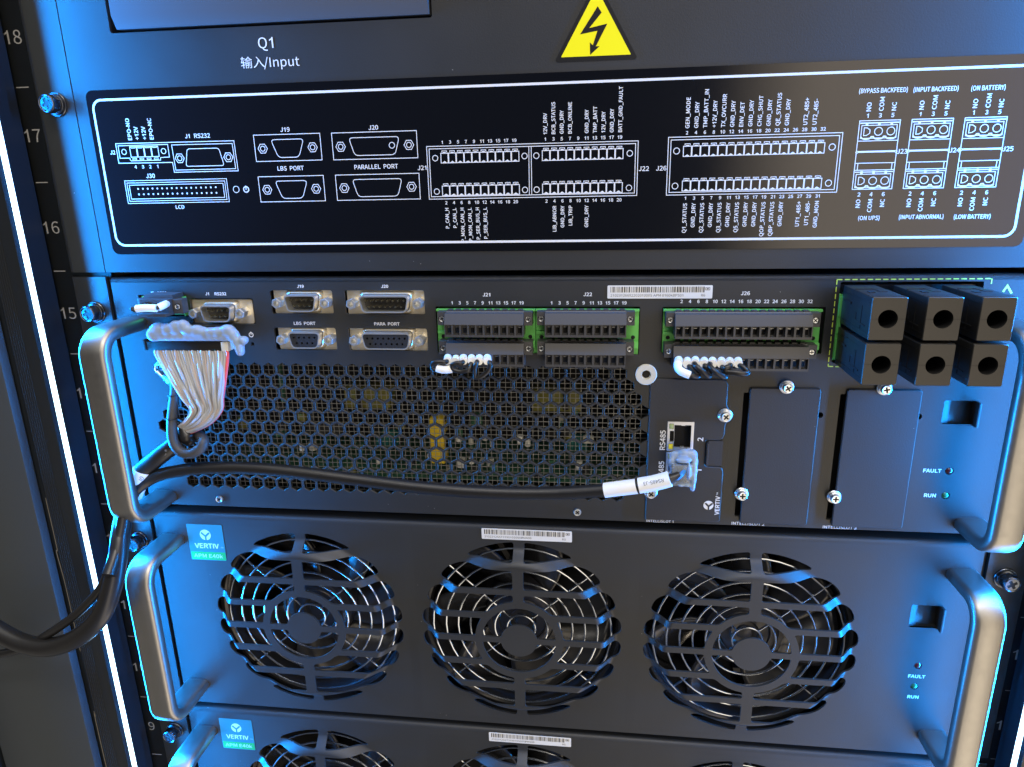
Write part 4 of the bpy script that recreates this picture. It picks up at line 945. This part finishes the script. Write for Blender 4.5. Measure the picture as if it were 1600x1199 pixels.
q = MB(); q.tube([at(178, 868, -42), at(160, 915, -46), at(136, 944, -49), at(108, 969, -51), at(74, 992, -50), at(40, 1012, -44), at(0, 1022, -42), at(-40, 1026, -42)], 2.3, 'cable', 14, 8); q.build('jacket', sc2)

# ------------------------------------------------------------------ RS485 cable to the card
rs = thing('network_cable', at(600, 750, -12), 'black cable sagging across the honeycomb to the RS485 socket, white marker sleeves', 'cable')
ppx = [(170, 900, -50), (186, 850, -38), (196, 800, -30), (207, 772, -25), (222, 757, -22), (250, 742, -19), (300, 733, -17), (350, 731, -15), (410, 733, -14), (480, 740, -13), (560, 750, -12), (640, 760, -12), (720, 767, -12), (800, 770.5, -12), (870, 770.5, -12.5), (935, 767, -14), (970, 763, -15), (1010, 757, -16), (1043, 750, -17), (1062, 742, -16)]
q = MB(); q.tube([at(*c) for c in ppx], [3.3]*17+[3.2, 2.6, 1.6], 'cable', 20, 8); q.build('jacket', rs)
q = MB(); q.tube([at(944.5, 766.3, -14.1), at(970, 763, -15), at(995.5, 760, -15.4)], 3.75, 'sleeve', 24, 8); q.build('marker_sleeve', rs, label='white sleeve nearer the honeycomb')
q = MB(); q.tube([at(998, 759.2, -15.6), at(1022, 755, -16), at(1047, 748.5, -16.6)], 3.9, 'sleeve', 24, 8); on_tube_text(q, 'RS485-J3', at(1003, 757.0, -16), at(1040, 750, -16), 1.7, 'bars', flip=True, lift=4.2); q.build('marker_sleeve', rs, label='white sleeve printed RS485-J3')
q = MB(); q.tube([at(995.5, 760, -15.4), at(998, 759.5, -15.5)], 3.9, 'insul', 20, 2); q.build('tie_band', rs)
q = MB(); q.tube([at(1050, 751, -17), at(1060, 746, -17), at(1068, 738, -15), at(1070, 730, -12)], 1.1, 'bluewire', 10, 6); q.build('blue_core', rs)
q = MB(); q.box(65.6, 75.6, -15, -1.7, -103.5, -92.5, 'clear', .6); q.box(68, 73, -12, -4, -102, -94, 'insulb', .3); q.build('plug', rs)
gb = []
for px, py, a, c, Y in ((1056, 712, 3.2, 2.6, -8), (1070, 709, 3.6, 2.6, -9), (1081, 711, 3.0, 3.0, -9), (1050, 722, 2.2, 3.0, -10), (1085, 722, 1.9, 4.0, -11), (1084, 735, 1.9, 4.6, -13), (1083, 748, 1.8, 3.8, -14), (1082, 760, 1.4, 2.8, -14), (1068, 719, 4.0, 1.6, -13), (1064, 757, 2.0, 1.0, -14), (1074, 757, 2.0, 1.1, -14), (1076, 738, 1.2, 4.5, -14.5)):
    gball(px, py, Y, a, c, 2.6)
gl2 = thing('hot_glue', at(1070, 725, -10), 'bluish translucent glue wrapped round the network plug on the card', 'glue')
blob('glue_wrap', gb, 'glue', gl2, .4)

# ------------------------------------------------------------------ fan module (built once, copied below)
FC = (-134.6, -11.4, 112.0); FZ = -202.0; HW = 59
def grille():
    """solid region of the stamped grille by marching squares; raised towards the viewer in the middle"""
    R, step = 56.0, .55
    rowsz = [-37.5, -22.5, -7.5, 7.5, 22.5, 37.5]
    def smax(a, b_, k=1.4):
        h = max(k-abs(a-b_), 0)/k; return max(a, b_)+h*h*k*.25
    def slot(x, z):
        rr = math.hypot(x, z); best = 99
        disc_ = rr-R; vb = 2.9-abs(x)
        ringo = 24.3-rr
        for zc in rowsz:
            q = smax(abs(z-zc)-5.8, disc_, 5.5); q = smax(q, ringo)
            if abs(z) > 3: q = smax(q, vb)
            best = min(best, q)
        for sg in (-1, 1):
            q = smax(46.9-z*sg, disc_, 3); q = smax(q, vb); best = min(best, q)
        q = smax(rr-20.3, 10.0-rr, .8); q = smax(q, 1.7-abs(z), .8); best = min(best, q)
        return best                          # <0 inside a hole
    def H(x, z):
        rr = math.hypot(x, z); t_ = min(1, max(0, (53.5-rr)/9.0)); return 8.0*(t_*t_*(3-2*t_))
    n = int(2*HW/step)+1; st = 2*HW/n
    val = [[slot(-HW+i*st, -HW+j*st) for j in range(n+1)] for i in range(n+1)]
    vid = {}; vs = []; fs = []
    def V(key, x, z):
        if key not in vid: vid[key] = len(vs); vs.append((x, -H(x, z), z))
        return vid[key]
    for i in range(n):
        for j in range(n):
            c = [(i, j), (i+1, j), (i+1, j+1), (i, j+1)]; va = [val[a][b_] for a, b_ in c]
            if all(v < 0 for v in va): continue
            poly = []
            for k in range(4):
                a = c[k]; b_ = c[(k+1) % 4]; v0 = va[k]; v1 = va[(k+1) % 4]
                if v0 >= 0: poly.append(V(a, -HW+a[0]*st, -HW+a[1]*st))
                if (v0 >= 0) != (v1 >= 0):
                    t_ = v0/(v0-v1); lo, hi = sorted((a, b_)); poly.append(V((lo, hi), -HW+(a[0]+(b_[0]-a[0])*t_)*st, -HW+(a[1]+(b_[1]-a[1])*t_)*st))
            if len(poly) >= 3: fs.append(tuple(poly))
    return vs, fs
fm = thing('fan_module', (0, 0, -265.5), 'black module with three round fan grilles, fully in view below the cable', 'fan module', 'fan modules')
fp = MB()
fh = [[(c-HW, FZ-HW), (c+HW, FZ-HW), (c+HW, FZ+HW), (c-HW, FZ+HW)] for c in FC]
fp.plate([(-221, -265.3), (221, -265.3), (221, -139.0), (-221, -139.0)], fh+[rrect(191.1, 205.4, -185.6, -172.4, .8), circle(198.9, -208.8, 1.9), circle(198.8, -221.8, 1.9)], 0, 1.3, 'panel')
lip(fp, -221, 221, -136.2, rad=2.8); fp.box(-221, 221, 1.3, 20, -265.3, -264.3, 'panel'); fp.box(-221, -219.8, 1.3, 60, -264, -140, 'panel'); fp.box(219.8, 221, 1.3, 60, -264, -140, 'panel')
fp.build('face_plate', fm)
gv, gf = grille(); gmesh = None
for c in FC:
    o = MPT('fan_grille', fm, (c, 0, FZ))
    if gmesh is None:
        n0 = len(gv); ec = {}
        for q in gf:
            for a, b_ in zip(q, q[1:]+q[:1]): ec[(a, b_)] = 1
        bd = [e_ for e_ in ec if (e_[1], e_[0]) not in ec]
        vs = list(gv)+[(x, y+1.2, z) for x, y, z in gv]; fs = list(gf)+[tuple(n0+i for i in q[::-1]) for q in gf]; sm = [True]*len(fs); rim = {}
        for a, b_ in bd:
            for q in (a, b_):
                if q not in rim: rim[q] = len(vs); vs += [gv[q], (gv[q][0], gv[q][1]+1.2, gv[q][2])]
            fs.append((rim[a]+1, rim[b_]+1, rim[b_], rim[a])[::-1]); sm.append(True)
        me = bpy.data.meshes.new('stamped_sheet'); me.from_pydata([(x*S, y*S, z*S) for x, y, z in vs], [], fs); me.materials.append(M['panel'])
        me.polygons.foreach_set('use_smooth', sm); me.update(); gmesh = me
    g_ = bpy.data.objects.new('stamped_sheet', gmesh); COL.objects.link(g_); g_.parent = o
    gd = MB()
    for rr in (8, 15, 22, 29, 36, 43, 50.4): gd.tube([(c+rr*math.cos(a), 4, FZ+rr*math.sin(a)) for a in [2*PI*k/48 for k in range(48)]], .6, 'chrome', 8, 1, True, spline=False)
    for a in (42, 137, 222, 318):
        a = math.radians(a); gd.tube([(c+8*math.cos(a), 5.4, FZ+8*math.sin(a)), (c+56*math.cos(a), 5.4, FZ+56*math.sin(a))], .6, 'chrome', 8, spline=False)
    gd.build('finger_guard', o)
fanproto = None
for i, c in enumerate(FC):
    o = MPT('axial_fan', fm, (c, 0, FZ))
    h_ = MB(); h_.lathe(c, FZ, [(58.5, 8), (56, 7.5), (54.5, 8.5), (53.5, 12), (53.2, 45)], 'fanp', 64); h_.f = h_.f[:-2]; h_.m = h_.m[:-2]; h_.sm = h_.sm[:-2]
    h_.add([(c-61, 8.6, FZ-63), (c+61, 8.6, FZ-63), (c+61, 8.6, FZ-56), (c-61, 8.6, FZ-56)], [(0, 1, 2, 3)], 'fanp'); h_.build('duct', o)
    hb = MB(); hb.lathe(c, FZ, [(22, 40), (22, 13.5), (21, 11.6), (18.5, 11), (17.8, 11.4), (17.2, 11), (14, 10.6), (13.4, 11.1), (12.8, 10.6), (8, 10.4), (7, 11.4), (4.5, 11.6), (4, 10.8), (.4, 10.6)], 'fanhub', 48); hb.build('hub', o)
    bl = MB()
    for k in range(7):
        a0 = 2*PI*k/7+.3*i; nr, nc = 8, 10; vs = []
        for ri in range(nr+1):
            rr = 21+(52.3-21)*ri/nr; sweep = .10*(ri/nr)+.18*(ri/nr)**2; wd_ = .80-.10*ri/nr
            for ci in range(nc+1):
                u_ = ci/nc; ang = a0+sweep+(u_-.5)*wd_; y_ = 13.5+u_*17-3*math.sin(PI*u_)+2*(1-ri/nr); vs.append((c+rr*math.cos(ang), y_, FZ+rr*math.sin(ang)))
        bl.add(vs, [(ri*(nc+1)+ci, ri*(nc+1)+ci+1, (ri+1)*(nc+1)+ci+1, (ri+1)*(nc+1)+ci) for ri in range(nr) for ci in range(nc)], 'fanp', True)
    b_ = bl.build('blades', o, sharp=60); so_ = b_.modifiers.new('t', 'SOLIDIFY'); so_.thickness = .0016
    st_ = MB()
    for k in range(4): a = k*PI/2+.5; st_.tube([(c+20*math.cos(a), 42, FZ+20*math.sin(a)), (c+54*math.cos(a), 42, FZ+54*math.sin(a))], 3, 'fanp', 6, spline=False)
    st_.lathe(c, FZ, [(26, 48), (26, 40), (22, 39)], 'fanp', 32); st_.build('motor_mount', o)
bx = MB(); bx.box(-221, 221, 62, 63, -265, -138, 'void'); bx.box(-219, 219, 1.4, 62, -138.6, -138.2, 'void'); bx.build('chassis', fm)
ears(fm, -264.9, -136.0, -154.5)
lm = MB(); latch(lm, 191.1, 206.4, -185.6, -172.4); lm.build('latch_tab', fm)
handle_mesh(-211.5, -153.0, -252.0, -32.4).build('handle', fm); handle_mesh(211.9, -153.6, -252.6).build('handle', fm)
for z, mm, lb_ in ((-208.8, 'ledred', 'unlit fault lamp'), (-221.8, 'ledgreen', 'green run lamp')):
    l_ = MB(); l_.lathe(198.9, z, [(1.6, 3), (1.6, .2), (1.1, -.3), (.3, -.5)], mm, 16); l_.build('status_lamp', fm, label=lb_)
pt = MB(); pt.text('FAULT', 199.2, -215.4, 1.8, -.06, 'ink', bold=.07, xs=1.05); pt.text('RUN', 199.0, -228.4, 1.8, -.06, 'ink', bold=.07, xs=1.05); pt.build('lettering', fm)
barcode(fm, -31.4, 17.1, -144.6, -138.3, '2102312SST319010S0003', 'PM40B', 11)
stk = MB(); stk.prism(rrect(-201.6, -180.2, -165.6, -142.9, .6), -.14, -.01, 'foil'); so2 = stk.build('maker_sticker', fm)
q = MB(); q.prism(rrect(-201.3, -180.5, -165.3, -160.3, .3), -.18, -.141, 'foilgreen'); q.build('green_band', so2)
q = MB(); q.disc(-190.9, -149.4, 3.3, -.17, 'foilprint', 24); q.line([(-193.3, -148.0), (-190.9, -150.3), (-188.4, -148.0)], 1.1, -.20, 'foil'); q.line([(-190.9, -150.3), (-190.9, -153)], 1.0, -.20, 'foil')
q.text('VERTIV', -191, -156.4, 2.9, -.17, 'foilprint', bold=.12); q.text('TM', -181.9, -157.2, .8, -.17, 'foilprint'); q.text('APM E40k', -190.9, -162.8, 2.3, -.2, 'foilprint', xs=1.1); q.build('lettering', so2)
f2 = copy_tree(fm); f2.location.z -= .1338
f2['label'] = 'lower black fan module cut off by the bottom of the picture'
